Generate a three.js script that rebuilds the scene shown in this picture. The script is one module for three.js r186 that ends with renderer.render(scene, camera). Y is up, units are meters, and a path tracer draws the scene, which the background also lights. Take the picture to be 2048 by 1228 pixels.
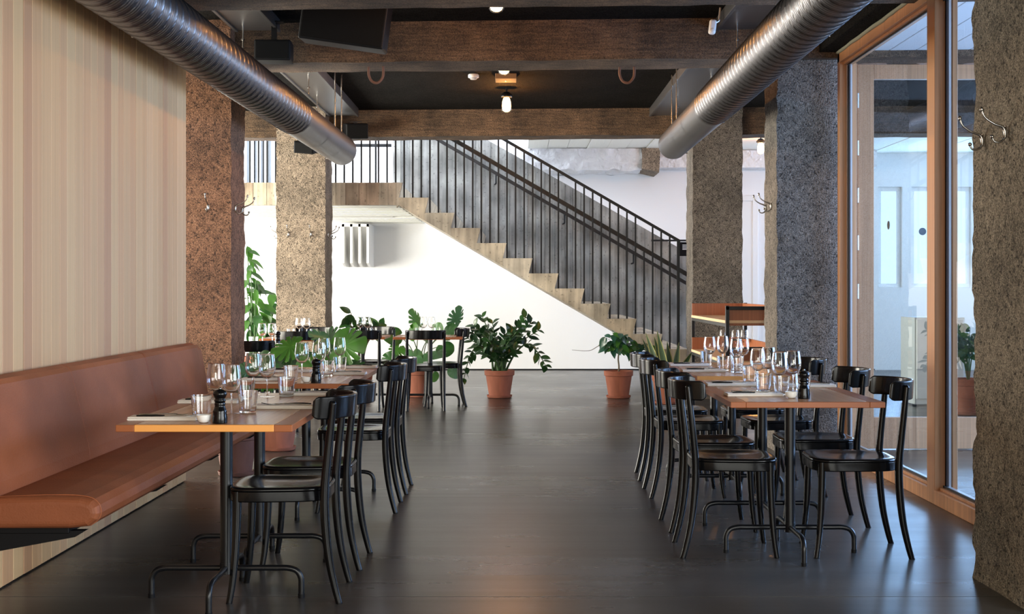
import * as THREE from 'three';
import { mergeGeometries } from 'three/addons/utils/BufferGeometryUtils.js';
import { RoundedBoxGeometry } from 'three/addons/geometries/RoundedBoxGeometry.js';
import { RectAreaLightUniformsLib } from 'three/addons/lights/RectAreaLightUniformsLib.js';

// ---------------------------------------------------------------- camera, sky, lights, exposure
const scene = new THREE.Scene();
const F = 2600, CX = 1034, CY = 575, EYE = 1.27;           // focal length and principal point in pixels of 2048 x 1228
const camera = new THREE.PerspectiveCamera(2 * Math.atan(614 / F) * 180 / Math.PI, 2048 / 1228, 0.1, 200);
camera.position.set(0, EYE, 0);
camera.setViewOffset(2048, 1228, -10, 39, 2048, 1228);
camera.updateProjectionMatrix();
const renderer = new THREE.WebGLRenderer({ antialias: true });
renderer.toneMapping = THREE.LinearToneMapping;
renderer.toneMappingExposure = 1.0;
renderer.shadowMap.enabled = true;
scene.background = new THREE.Color(0.62, 0.76, 0.95);
scene.backgroundIntensity = 2.2;
RectAreaLightUniformsLib.init();
function daylight(color, intensity, w, h, pos, target) {   // daylight of one window opening
  const l = new THREE.RectAreaLight(color, intensity, w, h);
  l.position.set(...pos); l.lookAt(...target); scene.add(l);
}
daylight(0xa4c8ff, 17, 4.1, 2.2, [5.93, 1.75, -7.35], [0, 1.75, -7.35]);      // entrance hall window
daylight(0xfbffff, 12, 4.6, 1.6, [2.9, 1.25, -1.6], [-4, 1.25, -2.6]);         // near window beside the camera
daylight(0xfffcee, 13, 3.4, 1.9, [0.2, 1.6, 3.86], [0, 1.5, -6]);              // windows behind the camera
daylight(0xfff8e6, 30, 5.4, 2.3, [-6.9, 1.3, -11.8], [0, 1.5, -12.0]);        // far windows on the bench side
daylight(0xfff8f0, 10.5, 4.6, 2.3, [-6.9, 1.3, -17.0], [0, 1.5, -17.0]);        // window beside the stair
daylight(0xe6efff, 28, 4.0, 2.6, [-6.9, 4.2, -17.6], [0, 2.6, -17.2]);        // high window of the stair well
daylight(0xd0e2ff, 7, 6.0, 2.1, [7.93, 1.75, -15.2], [0, 1.75, -15.2]);       // far windows on the hall side
daylight(0xa8ccff, 14, 1.5, 1.4, [6.35, 2.02, -19.9], [6.2, 1.8, -12]);          // windows at the far end of the hall

// ---------------------------------------------------------------- helpers
let seed = 20240611;
const rnd = () => { seed = (seed * 1664525 + 1013904223) >>> 0; return seed / 4294967296; };
const rr = (a, b) => a + (b - a) * rnd();
const W = (px, py, d) => new THREE.Vector3((px - CX) * d / F, EYE - (py - CY) * d / F, -d);
const names = {};
function numbered(n) { const k = names[n] = (names[n] ?? -1) + 1; return k ? n + '_' + String(k).padStart(3, '0') : n; }
const PI = Math.PI;
const V3 = (x, y, z) => new THREE.Vector3(x, y, z);
function mesh(name, geo, mat, parent) {
  const g = Array.isArray(geo) ? (geo.length > 1 ? mergeGeometries(geo.map(x => { const y = x.index ? x.toNonIndexed() : x; for (const k of Object.keys(y.attributes)) if (!['position', 'normal', 'uv'].includes(k)) y.deleteAttribute(k); return y; })) : geo[0]) : geo;
  const m = new THREE.Mesh(g, mat);
  m.name = parent && parent !== scene ? name : numbered(name);
  m.castShadow = m.receiveShadow = true;
  (parent ?? scene).add(m);
  return m;
}
function tag(o, label, category, group) { o.userData.label = label; if (category) o.userData.category = category; if (group) o.userData.group = group; return o; }
function thing(name, label, category, pos = [0, 0, 0], turn = 0, group) {
  const o = new THREE.Group(); o.name = numbered(name); scene.add(o);
  o.position.set(...pos); o.rotation.y = turn;
  return tag(o, label, category, group);
}
function structure(o, label) { o.userData.kind = 'structure'; if (label) o.userData.label = label; return o; }
function room(name, label) { const o = new THREE.Group(); o.name = name; scene.add(o); return structure(o, label); }
function sub(name, parent, pos = [0, 0, 0]) { const g = new THREE.Group(); g.name = name; g.position.set(...pos); parent.add(g); return g; }
function dup(o, pos, turn, label, group) {
  const c = o.clone(); c.name = numbered(o.name.replace(/_\d{3}$/, '')); c.userData = { ...o.userData };
  scene.add(c); c.position.set(...pos); c.rotation.set(0, turn, 0);
  if (label) c.userData.label = label; if (group) c.userData.group = group;
  return c;
}
// box with uv in metres, given by its corners
function box(x0, x1, y0, y1, z0, z1, seg = [1, 1, 1]) {
  const w = x1 - x0, h = y1 - y0, d = z1 - z0;
  const g = new THREE.BoxGeometry(w, h, d, ...seg);
  g.translate((x0 + x1) / 2, (y0 + y1) / 2, (z0 + z1) / 2);
  metricUV(g); return g;
}
function metricUV(g) {
  const p = g.attributes.position, n = g.attributes.normal, uv = new Float32Array(p.count * 2);
  for (let i = 0; i < p.count; i++) {
    const ax = Math.abs(n.getX(i)), ay = Math.abs(n.getY(i)), az = Math.abs(n.getZ(i));
    if (ax >= ay && ax >= az) { uv[2 * i] = p.getZ(i); uv[2 * i + 1] = p.getY(i); }
    else if (ay >= az) { uv[2 * i] = p.getX(i); uv[2 * i + 1] = p.getZ(i); }
    else { uv[2 * i] = p.getX(i); uv[2 * i + 1] = p.getY(i); }
  }
  g.setAttribute('uv', new THREE.BufferAttribute(uv, 2));
}
function rbox(x0, x1, y0, y1, z0, z1, r = 0.005, s = 2) {
  const g = new RoundedBoxGeometry(x1 - x0, y1 - y0, z1 - z0, s, r);
  g.translate((x0 + x1) / 2, (y0 + y1) / 2, (z0 + z1) / 2); metricUV(g); return g;
}
// tube of varying radius along a smooth curve through points
function sweep(pts, radii, n = 16, sides = 10, straight = false) {
  const v = pts.map(p => p.isVector3 ? p : V3(...p));
  const curve = straight ? new THREE.CurvePath() : new THREE.CatmullRomCurve3(v, false, 'centripetal');
  if (straight) for (let i = 1; i < v.length; i++) curve.add(new THREE.LineCurve3(v[i - 1], v[i]));
  const R = Array.isArray(radii) ? radii : [radii, radii];
  const P = [], N = [], U = [], I = [];
  let nrm = null; const len = curve.getLength();
  for (let i = 0; i <= n; i++) {
    const t = i / n, c = curve.getPointAt(t), tan = curve.getTangentAt(Math.min(0.9999, Math.max(0.0001, t)));
    if (!nrm) { nrm = Math.abs(tan.y) < 0.9 ? V3(0, 1, 0) : V3(1, 0, 0); }
    nrm = nrm.clone().sub(tan.clone().multiplyScalar(nrm.dot(tan))).normalize();
    const b = tan.clone().cross(nrm);
    const k = t * (R.length - 1), a = Math.min(R.length - 2, Math.floor(k)), r = R[a] + (R[a + 1] - R[a]) * (k - a);
    for (let j = 0; j <= sides; j++) {
      const th = j / sides * Math.PI * 2, q = nrm.clone().multiplyScalar(Math.cos(th)).add(b.clone().multiplyScalar(Math.sin(th)));
      P.push(c.x + q.x * r, c.y + q.y * r, c.z + q.z * r); N.push(q.x, q.y, q.z); U.push(j / sides * 6.28 * r, t * len);
    }
  }
  for (let i = 0; i < n; i++) for (let j = 0; j < sides; j++) { const a = i * (sides + 1) + j, b = a + sides + 1; I.push(a, a + 1, b, b, a + 1, b + 1); }
  for (const [row, sgn] of [[0, -1], [n, 1]]) {
    const t = curve.getTangentAt(row ? 0.9999 : 0.0001).multiplyScalar(sgn), c = curve.getPointAt(row / n), o = P.length / 3;
    P.push(c.x, c.y, c.z); N.push(t.x, t.y, t.z); U.push(0, 0);
    for (let j = 0; j <= sides; j++) { const k = (row * (sides + 1) + j) * 3; P.push(P[k], P[k + 1], P[k + 2]); N.push(t.x, t.y, t.z); U.push(0, 0); }
    for (let j = 0; j < sides; j++) sgn > 0 ? I.push(o, o + 1 + j, o + 2 + j) : I.push(o, o + 2 + j, o + 1 + j);
  }
  const g = new THREE.BufferGeometry();
  g.setAttribute('position', new THREE.Float32BufferAttribute(P, 3)); g.setAttribute('normal', new THREE.Float32BufferAttribute(N, 3)); g.setAttribute('uv', new THREE.Float32BufferAttribute(U, 2)); g.setIndex(I);
  return g;
}
const lathe = (pts, seg = 28) => new THREE.LatheGeometry(pts.map(p => new THREE.Vector2(p[0], p[1])), seg);
function prism(poly, z0, z1) {                                // polygon in x,y pushed from z0 to z1
  const s = new THREE.Shape(poly.map(p => new THREE.Vector2(p[0], p[1])));
  const g = new THREE.ExtrudeGeometry(s, { depth: z1 - z0, bevelEnabled: false }); g.translate(0, 0, z0); metricUV(g); return g;
}

// ---------------------------------------------------------------- procedural textures
const hash = (x, y, s) => { let h = (x * 374761393 + y * 668265263 + s * 1442695041) | 0; h = Math.imul(h ^ (h >>> 13), 1274126177); return ((h ^ (h >>> 16)) >>> 0) / 4294967296; };
function tnoise(x, y, px, py, s) {                            // value noise that repeats after px, py cells
  const xi = Math.floor(x), yi = Math.floor(y), fx = x - xi, fy = y - yi, u = fx * fx * (3 - 2 * fx), v = fy * fy * (3 - 2 * fy);
  const m = (a, n) => ((a % n) + n) % n;
  const a = hash(m(xi, px), m(yi, py), s), b = hash(m(xi + 1, px), m(yi, py), s), c = hash(m(xi, px), m(yi + 1, py), s), d = hash(m(xi + 1, px), m(yi + 1, py), s);
  return a + (b - a) * u + (c - a) * v + (a - b - c + d) * u * v;
}
function fbm(x, y, fx, fy, oct, s) { let t = 0, a = 0.5, n = 0; for (let o = 0; o < oct; o++) { t += a * tnoise(x * fx, y * fy, fx, fy, s + o); n += a; a *= 0.5; fx *= 2; fy *= 2; } return t / n; }
function texture(n, fn, metres, color) {
  const d = new Uint8Array(n * n * 4);
  for (let y = 0; y < n; y++) for (let x = 0; x < n; x++) {
    const c = fn(x / n, y / n), i = (y * n + x) * 4;
    const [r, g, b] = Array.isArray(c) ? c : [c, c, c];
    d[i] = Math.max(0, Math.min(255, r * 255)); d[i + 1] = Math.max(0, Math.min(255, g * 255)); d[i + 2] = Math.max(0, Math.min(255, b * 255)); d[i + 3] = 255;
  }
  const t = new THREE.DataTexture(d, n, n); t.wrapS = t.wrapT = THREE.RepeatWrapping; t.magFilter = THREE.LinearFilter; t.minFilter = THREE.LinearMipmapLinearFilter; t.generateMipmaps = true;
  t.repeat.set(1 / metres[0], 1 / metres[1]); if (color) t.colorSpace = THREE.SRGBColorSpace; t.needsUpdate = true; return t;
}
const cl = (x, a, b) => Math.max(0, Math.min(1, (x - a) / (b - a)));
// rough cast concrete: coarse patches, dark pits, faint upright board lines
const pit = (u, v) => cl(tnoise(u * 90, v * 90, 90, 90, 5), 0.0, 0.26) * cl(tnoise(u * 170, v * 170, 170, 170, 6), 0.0, 0.22);
const roughBump = texture(1024, (u, v) => 0.35 * fbm(u, v, 12, 8, 4, 1) + 0.35 * tnoise(u * 200, v * 200, 200, 200, 8) + 0.3 * pit(u, v), [1, 1]);
const roughColor = texture(1024, (u, v) => {
  const a = fbm(u, v, 3, 3, 5, 11), b = fbm(u, v, 40, 30, 3, 17), g = tnoise(u * 260, v * 260, 260, 260, 4);
  return (0.53 + 0.2 * a + 0.26 * (b - 0.5) + 0.42 * (g - 0.5)) * (0.4 + 0.6 * pit(u, v));
}, [1, 1], true);
// smoother board-marked concrete
const boardBump = texture(512, (u, v) => 0.5 * fbm(u, v, 40, 2, 3, 21) + 0.3 * fbm(u, v, 14, 14, 3, 31) + 0.2 * cl(tnoise(u * 60, v * 60, 60, 60, 33), 0.0, 0.2), [1, 1]);
const boardColor = texture(512, (u, v) => (0.55 + 0.4 * fbm(u, v, 4, 4, 5, 41) + 0.22 * (fbm(u, v, 40, 2, 3, 43) - 0.5)) * (0.75 + 0.25 * cl(tnoise(u * 50, v * 50, 50, 50, 44), 0.03, 0.15)), [1, 1], true);
// beams: boards run along
const beamColor = texture(1024, (u, v) => {
  const a = fbm(u, v, 5, 4, 5, 51), b = fbm(u, v, 10, 90, 3, 57), g = tnoise(u * 240, v * 240, 240, 240, 59), line = cl(Math.abs(((v * 5) % 1) - 0.5), 0.0, 0.03);
  return (0.4 + 0.45 * a + 0.3 * (b - 0.5) + 0.34 * (g - 0.5)) * (0.88 + 0.12 * line) * (0.5 + 0.5 * cl(tnoise(u * 120, v * 120, 120, 120, 61), 0, 0.2));
}, [1, 1], true);
const floorColor = texture(1024, (u, v) => { const a = fbm(u, v, 3, 3, 6, 71), b = fbm(u, v, 2, 24, 4, 77), s = tnoise(u * 300, v * 300, 300, 300, 79); const k = 0.62 + 0.5 * (a - 0.5) + 0.18 * (b - 0.5) + 0.06 * (s - 0.5); return [k * 1.03, k, k * 0.96]; }, [3.2, 3.2], true);
const floorRough = texture(512, (u, v) => 0.22 + 0.10 * fbm(u, v, 4, 4, 5, 81) + 0.06 * fbm(u, v, 2, 40, 3, 83), [2.6, 2.6]);
const floorBump = texture(512, (u, v) => 0.7 * fbm(u, v, 5, 9, 4, 85) + 0.3 * fbm(u, v, 40, 40, 2, 87), [2.1, 2.1]);
// wood: grain along v
const grain = (u, v, s) => { const w = u + 0.012 * (fbm(u, v, 4, 3, 3, s) - 0.5); return 0.5 * fbm(w, v, 60, 2, 3, s + 5) + 0.3 * fbm(w, v, 180, 4, 2, s + 9) + 0.2 * fbm(u, v, 3, 2, 3, s + 13); };
const woodColor = texture(1024, (u, v) => { const k = 0.88 + 0.11 * (grain(u, v, 101) - 0.5); return [k, k * 0.985, k * 0.965]; }, [1, 2], true);
const oakColor = texture(1024, (u, v) => { const k = 0.82 + 0.32 * (grain(u, v, 131) - 0.5); return [k, k * 0.97, k * 0.93]; }, [0.9, 1.8], true);
const plasterBump = texture(512, (u, v) => fbm(u, v, 10, 10, 5, 151), [1.3, 1.3]);
const leatherBump = texture(512, (u, v) => 0.6 * fbm(u, v, 90, 90, 2, 161) + 0.4 * fbm(u, v, 5, 5, 4, 163), [0.5, 0.5]);
const leatherColor = texture(512, (u, v) => { const k = 0.78 + 0.3 * fbm(u, v, 4, 5, 5, 171) - 0.1; return [k, k * 0.98, k * 0.96]; }, [1.4, 1.4], true);
const clayColor = texture(256, (u, v) => { const k = 0.8 + 0.3 * (fbm(u, v, 6, 6, 4, 181) - 0.5); return [k, k, k]; }, [0.6, 0.6], true);
const clothBump = texture(256, (u, v) => 0.5 + 0.25 * Math.sin(u * 400) + 0.25 * Math.sin(v * 400), [0.2, 0.2]);

// ---------------------------------------------------------------- materials
const lin = (r, g, b) => new THREE.Color().setRGB(r, g, b);
const M = {};
const std = (name, color, roughness, extra = {}) => { const m = new THREE.MeshStandardMaterial({ color, roughness, ...extra }); m.name = name; return M[name] = m; };
const phys = (name, o) => { const m = new THREE.MeshPhysicalMaterial(o); m.name = name; return M[name] = m; };
const rough = (name, c, bump = 0.012) => std(name, lin(...c), 0.93, { map: roughColor, bumpMap: roughBump, bumpScale: bump });
rough('column_brown', [0.56, 0.28, 0.155]); rough('column_beige', [0.74, 0.585, 0.43]); rough('column_grey', [0.45, 0.39, 0.325]); rough('column_olive', [0.66, 0.57, 0.43]);
std('beam_concrete', lin(0.31, 0.19, 0.108), 0.92, { map: beamColor, bumpMap: roughBump, bumpScale: 0.01 });
phys('slab_concrete', { color: lin(0.030, 0.026, 0.022), roughness: 0.95, specularIntensity: 0.15, map: roughColor, bumpMap: roughBump, bumpScale: 0.03 });
std('floor_concrete', lin(0.13, 0.128, 0.127), 0.42, { map: floorColor, roughnessMap: floorRough, bumpMap: floorBump, bumpScale: 0.0006 }); M.floor_concrete.roughness = 1;
const boardTones = [[0.50, 0.50, 0.475], [0.45, 0.455, 0.44], [0.55, 0.54, 0.505], [0.475, 0.475, 0.46]].map((c, i) => std('board_concrete_' + i, lin(...c), 0.85, { map: boardColor, bumpMap: boardBump, bumpScale: 0.006 }));
const fasciaTones = [[0.88, 0.78, 0.60], [0.82, 0.72, 0.56], [0.66, 0.54, 0.40], [0.92, 0.84, 0.68], [0.84, 0.66, 0.48]].map((c, i) => std('fascia_concrete_' + i, lin(...c), 0.85, { map: boardColor, bumpMap: boardBump, bumpScale: 0.004 }));
std('soffit', lin(0.93, 0.93, 0.86), 0.9, { bumpMap: boardBump, bumpScale: 0.006 });
std('white_wall', lin(0.86, 0.86, 0.86), 0.9, { bumpMap: plasterBump, bumpScale: 0.003 });
std('rough_plaster', lin(0.80, 0.81, 0.84), 0.95, { bumpMap: plasterBump, bumpScale: 0.06 });
std('white_paint', lin(0.84, 0.84, 0.83), 0.55);
const plankTones = [[0.76, 0.49, 0.255], [0.74, 0.455, 0.24], [0.82, 0.555, 0.305], [0.68, 0.40, 0.215], [0.79, 0.53, 0.28], [0.75, 0.485, 0.255], [0.63, 0.36, 0.195]].map((c, i) => std('plank_' + i, lin(...c), 0.55, { map: woodColor, bumpMap: woodColor, bumpScale: 0.0008 }));
std('frame_wood', lin(0.86, 0.43, 0.20), 0.42, { map: oakColor, bumpMap: oakColor, bumpScale: 0.0005 });
std('door_wood', lin(0.88, 0.47, 0.245), 0.42, { map: oakColor });
std('table_top', lin(0.72, 0.39, 0.205), 0.27, { map: oakColor });
phys('table_rail', { color: lin(0.32, 0.10, 0.034), roughness: 0.35, specularIntensity: 0.5 });
std('table_edge_light', lin(0.80, 0.34, 0.075), 0.35);
std('tray_wood', lin(0.56, 0.20, 0.085), 0.45, { map: oakColor });
std('tray_edge', lin(0.80, 0.55, 0.32), 0.5);
phys('leather', { color: lin(0.40, 0.128, 0.054), roughness: 0.52, specularIntensity: 0.5, map: leatherColor, bumpMap: leatherBump, bumpScale: 0.0012 });
phys('black_lacquer', { color: lin(0.004, 0.004, 0.0045), roughness: 0.17, specularIntensity: 0.55 });
phys('black_steel', { color: lin(0.006, 0.0065, 0.008), roughness: 0.28, specularIntensity: 0.7 });
phys('black_plastic', { color: lin(0.006, 0.006, 0.007), roughness: 0.5, specularIntensity: 0.3 });
phys('grille', { color: lin(0.006, 0.006, 0.006), roughness: 0.7, specularIntensity: 0.2 });
phys('rail_steel', { color: lin(0.016, 0.017, 0.019), roughness: 0.5, specularIntensity: 0.5 });
std('dark_wood', lin(0.012, 0.009, 0.008), 0.55);
std('galvanised', lin(0.23, 0.225, 0.23), 0.36, { metalness: 1 });
std('sheet_steel', lin(0.25, 0.25, 0.255), 0.42, { metalness: 1 });
std('chrome', lin(0.42, 0.40, 0.37), 0.24, { metalness: 1 });
std('rust', lin(0.20, 0.10, 0.065), 0.85, { metalness: 0.2 });
std('aluminium', lin(0.72, 0.72, 0.72), 0.4, { metalness: 0.8 });
std('gasket', lin(0.01, 0.01, 0.01), 0.6);
phys('pane', { color: lin(0.83, 0.92, 0.96), roughness: 0.0, transmission: 1, thickness: 0, ior: 1.5 });
phys('wine_glass', { color: lin(0.97, 0.97, 0.97), roughness: 0.0, transmission: 1, thickness: 0, ior: 1.52 });
phys('solid_glass', { color: lin(1, 1, 1), roughness: 0.0, transmission: 1, thickness: 0.006, ior: 1.5 });
phys('bowl_glass', { color: lin(1, 1, 1), roughness: 0.0, transmission: 1, thickness: 0.0012, ior: 1.46 });
std('linen', lin(0.82, 0.75, 0.66), 0.9, { bumpMap: clothBump, bumpScale: 0.0004 });
std('ceramic', lin(0.85, 0.84, 0.80), 0.25);
std('salt', lin(0.88, 0.86, 0.80), 0.9);
std('terracotta', lin(0.60, 0.20, 0.115), 0.8, { map: clayColor });
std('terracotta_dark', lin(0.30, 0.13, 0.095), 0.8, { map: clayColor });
std('soil', lin(0.03, 0.02, 0.014), 1);
std('bark', lin(0.16, 0.13, 0.09), 0.9);
std('stem_green', lin(0.05, 0.11, 0.03), 0.6);
const leafMat = (name, c, ro = 0.35, tr = 0.18) => phys(name, { color: lin(...c), roughness: ro, transmission: tr, thickness: 0, side: THREE.DoubleSide });
const zzLeaf = [leafMat('zz_leaf_a', [0.018, 0.06, 0.016], 0.28, 0.1), leafMat('zz_leaf_b', [0.028, 0.085, 0.022], 0.3, 0.12), leafMat('zz_leaf_c', [0.013, 0.042, 0.016], 0.28, 0.08)];
const monLeaf = [leafMat('monstera_leaf_a', [0.055, 0.18, 0.02], 0.4, 0.3), leafMat('monstera_leaf_b', [0.03, 0.11, 0.025], 0.36, 0.25), leafMat('monstera_leaf_c', [0.09, 0.22, 0.09], 0.3, 0.2)];
const treeLeaf = [leafMat('tree_leaf_a', [0.05, 0.17, 0.03], 0.32, 0.25), leafMat('tree_leaf_b', [0.02, 0.075, 0.04], 0.3, 0.15), leafMat('tree_leaf_c', [0.03, 0.11, 0.07], 0.26, 0.15)];
const snakeLeaf = leafMat('snake_leaf', [0.05, 0.10, 0.045], 0.4, 0.05), snakeEdge = leafMat('snake_leaf_edge', [0.42, 0.42, 0.14], 0.4, 0.1);
const lampGlow = std('lamp_filament', lin(1, 0.75, 0.35), 0.5, { emissive: new THREE.Color().setRGB(1, 0.66, 0.28), emissiveIntensity: 9 });

// ================================================================ SETTING
const BH = EYE + 1.75, SH = EYE + 2.06;                       // undersides of beams and slab
// floor: poured slabs with a recessed joint
{
  const f = room('floor', 'dark grey-brown polished concrete floor with a thin joint');
  mesh('subfloor', box(-7, 8.2, -0.2, -0.02, -20.2, 4.2), M.slab_concrete, f);
  for (const [z0, z1] of [[-5.335, 4.2], [-14.86, -5.341], [-20.2, -14.866]]) mesh('floor_slab', box(-7, 8.2, -0.02, 0, z0, z1), M.floor_concrete, f);
}
// columns with uneven cast faces
function column(name, x0, x1, d0, d1, mat, y1, label, amp = 0.0035) {
  const g = box(x0, x1, 0, y1, -d1, -d0, [10, 90, 10]), p = g.attributes.position;
  const n3 = (x, y, z) => tnoise(x * 9 + 50 + z * 3, y * 11 + 40, 4096, 4096, 201) - 0.5 + 0.7 * (tnoise(x * 34 + z * 21 + 90, y * 36 + z * 9, 4096, 4096, 203) - 0.5);
  for (let i = 0; i < p.count; i++) {
    const x = p.getX(i), y = p.getY(i), z = p.getZ(i);
    const ex = Math.min(Math.abs(x - x0), Math.abs(x - x1)) < 1e-4, ez = Math.min(Math.abs(z + d0), Math.abs(z + d1)) < 1e-4, k = (ex && ez ? 1.8 : 1) * amp;
    const d = n3(x, y, z) * 2 * k;
    if (ex) p.setX(i, x + Math.sign(x - (x0 + x1) / 2) * d);
    if (ez) p.setZ(i, z + Math.sign(z + (d0 + d1) / 2) * d);
  }
  g.computeVertexNormals();
  return structure(mesh(name, g, mat), label);
}
column('concrete_column', -2.76, -2.2, 10.0, 10.5, M.column_brown, SH, 'reddish-brown rough concrete column at the end of the bench');
column('concrete_column', -2.74, -2.183, 14.8, 15.35, M.column_beige, SH, 'beige rough concrete column in front of the stair landing');
column('concrete_column', 2.0, 2.5, 10.0, 10.5, M.column_grey, SH, 'dark grey rough concrete column beside the timber glazing');
column('concrete_column', 2.0, 2.567, 14.8, 15.35, M.column_grey, SH, 'grey board-marked concrete column at the foot of the stair');
column('concrete_column', 2.0, 2.56, 5.05, 5.69, M.column_olive, SH, 'rough pitted concrete column with two coat hooks, nearest the camera', 0.005);
// beams
function beam(d0, d1, y0, label) {
  const g = box(-7, 8.1, y0, SH, -d1, -d0, [120, 4, 4]), p = g.attributes.position;
  for (let i = 0; i < p.count; i++) { const x = p.getX(i), z = p.getZ(i); if (p.getY(i) < y0 + 1e-3) p.setY(i, y0 + 0.012 * (tnoise(x * 5 + 80, z * 5 + 90, 4096, 4096, 301) - 0.5)); p.setZ(i, z + x * 0.055); }   // the beams run slightly askew
  g.computeVertexNormals();
  return structure(mesh('concrete_beam', g, M.beam_concrete), label);
}
beam(5.05, 5.6, BH, 'concrete ceiling beam above the near column');
beam(7.62, 8.12, BH, 'dark concrete ceiling beam at the top of the view');
beam(10.02, 10.48, BH, 'brown concrete ceiling beam with two rusty hooks');
beam(15.0, 15.4, BH, 'brown concrete ceiling beam in front of the stair');
beam(0.3, 0.85, BH, 'concrete ceiling beam above the camera');
structure(mesh('concrete_beam', box(2.30, 2.62, EYE + 1.79, SH, -10.0, -5.6), M.slab_concrete), 'dark concrete beam above the timber glazing');
// slab, with the stair well left open beyond the last beam
{
  const c = room('ceiling', 'dark concrete slab between the beams');
  mesh('ceiling_slab', box(-7, 8.2, SH, SH + 0.2, -15.35, 4.2), M.slab_concrete, c);
  for (let i = 0; i < 27; i++) mesh('ceiling_board', box(0.16 + i * 0.292, 0.16 + i * 0.292 + 0.286, SH + (i % 3) * 0.004, SH + 0.2, -20.2, -15.35), M.soffit, c);
}
structure(mesh('wall_stairwell', [box(-7, 0.16, 6, 6.2, -20.2, -15.3), box(-7.2, -7, SH, 6.2, -15.6, -15.1), box(-7.2, -7, SH - 0.4, 6.2, -20.2, -19.6), box(-7.2, -7, 5.5, 6.2, -19.6, -15.6), box(0.16, 0.3, SH + 0.2, 6.2, -20.2, -15.1), box(-7, 0.3, SH + 0.2, 6.2, -15.35, -15.1)], M.white_wall), 'white upper walls of the stair well');
// back wall
structure(mesh('wall_back', [box(-7.2, 5.56, 0, 6.2, -20.2, -20), box(5.56, 8.2, 0, 1.27, -20.2, -20), box(5.56, 8.2, 2.82, 6.2, -20.2, -20), box(5.93, 6.07, 1.27, 2.82, -20.2, -20), box(7.0, 8.2, 1.27, 2.82, -20.2, -20)], M.white_wall), 'bright white wall behind the stair');
structure(mesh('trim_1', [box(-7, 5.5, 0, 0.02, -20, -19.985)], M.rail_steel), 'thin dark joint at the foot of the white wall');
{
  const d = room('door_1', 'flush white door in the white back wall');
  mesh('door_leaf', rbox(2.9, 3.62, 0.01, 2.6, -20.0, -19.97, 0.004), M.white_paint, d);
  mesh('door_frame', [rbox(3.62, 3.70, 0, 2.68, -20, -19.95, 0.004), rbox(2.82, 2.9, 0, 2.68, -20, -19.95, 0.004), rbox(2.9, 3.62, 2.6, 2.68, -20, -19.95, 0.004)], M.white_paint, d);
}
// rough plastered downstand beam with a concrete end in front of the white wall
{
  const g = box(0.06, 1.85, EYE + 1.74, SH, -20, -19.25, [60, 12, 20]), p = g.attributes.position;
  for (let i = 0; i < p.count; i++) {
    const x = p.getX(i), y = p.getY(i), z = p.getZ(i), n = tnoise(x * 9 + 30, y * 9 + z * 7 + 60, 4096, 4096, 401) - 0.5;
    const low = 1 - cl(y, EYE + 1.74, EYE + 1.95);
    p.setXYZ(i, x, y + n * 0.05 * low, z > -19.99 ? z + n * 0.05 - low * 0.05 : z);
  }
  g.computeVertexNormals();
  structure(mesh('plaster_beam', g, M.rough_plaster), 'rough white plastered beam under the ceiling behind the stair');
  structure(mesh('beam_end', prism([[1.85, EYE + 1.76], [2.1, EYE + 1.70], [2.12, SH], [1.85, SH]], -19.99, -19.2), M.column_beige), 'bare concrete end of the plastered beam');
  structure(mesh('plaster_beam', box(2.12, 5.4, EYE + 1.80, SH, -20, -19.5), M.rough_plaster), 'plastered beam beyond the bare concrete end');
}
// bench-side timber wall built of upright boards
{
  const w = room('wall_left', 'pale wooden wall of upright boards behind the leather bench');
  mesh('wall_core', box(-2.34, -2.19, 0, SH, -8.52, 4), M.dark_wood, w);
  const variants = [];
  for (let k = 0; k < 5; k++) {
    const c = 0.03, s = new THREE.Shape([[0, -0.5], [0.018, -0.5 + 0], [0.02, -0.5 + c], [0.02, 0.5 - c], [0.018, 0.5], [0, 0.5]].map(p => new THREE.Vector2(p[0], p[1])));
    const g = new THREE.ExtrudeGeometry(s, { depth: SH - 0.01, bevelEnabled: false });
    g.rotateX(-Math.PI / 2);                                  // upright: shape y becomes -z
    const p = g.attributes.position, uv = new Float32Array(p.count * 2);
    for (let i = 0; i < p.count; i++) { uv[2 * i] = p.getZ(i) * 0.12 + k * 0.217; uv[2 * i + 1] = p.getY(i) + k * 0.713; }
    g.setAttribute('uv', new THREE.BufferAttribute(uv, 2)); variants.push(g);
  }
  let d = 8.535;
  for (let i = 0; d > 3.2; i++) {
    const width = [0.098, 0.118, 0.086, 0.118, 0.072, 0.118, 0.104][(i * 5 + (i >> 2)) % 7];
    const m = mesh('plank', variants[i % 5], plankTones[Math.floor(hash(i, 3, 77) * plankTones.length)], w);
    m.position.set(-2.192 + (hash(i, 9, 3) - 0.5) * 0.0016, 0.008, -d + width / 2); m.scale.z = width - 0.0035; d -= width;
  }
  mesh('plain_boarding', box(-2.19, -2.172, 0.008, SH, -d + 0.001, 4), plankTones[0], w);
  mesh('wall_end_board', box(-2.34, -2.19, 0, SH, -8.535, -8.52), plankTones[5], w);
}
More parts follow.
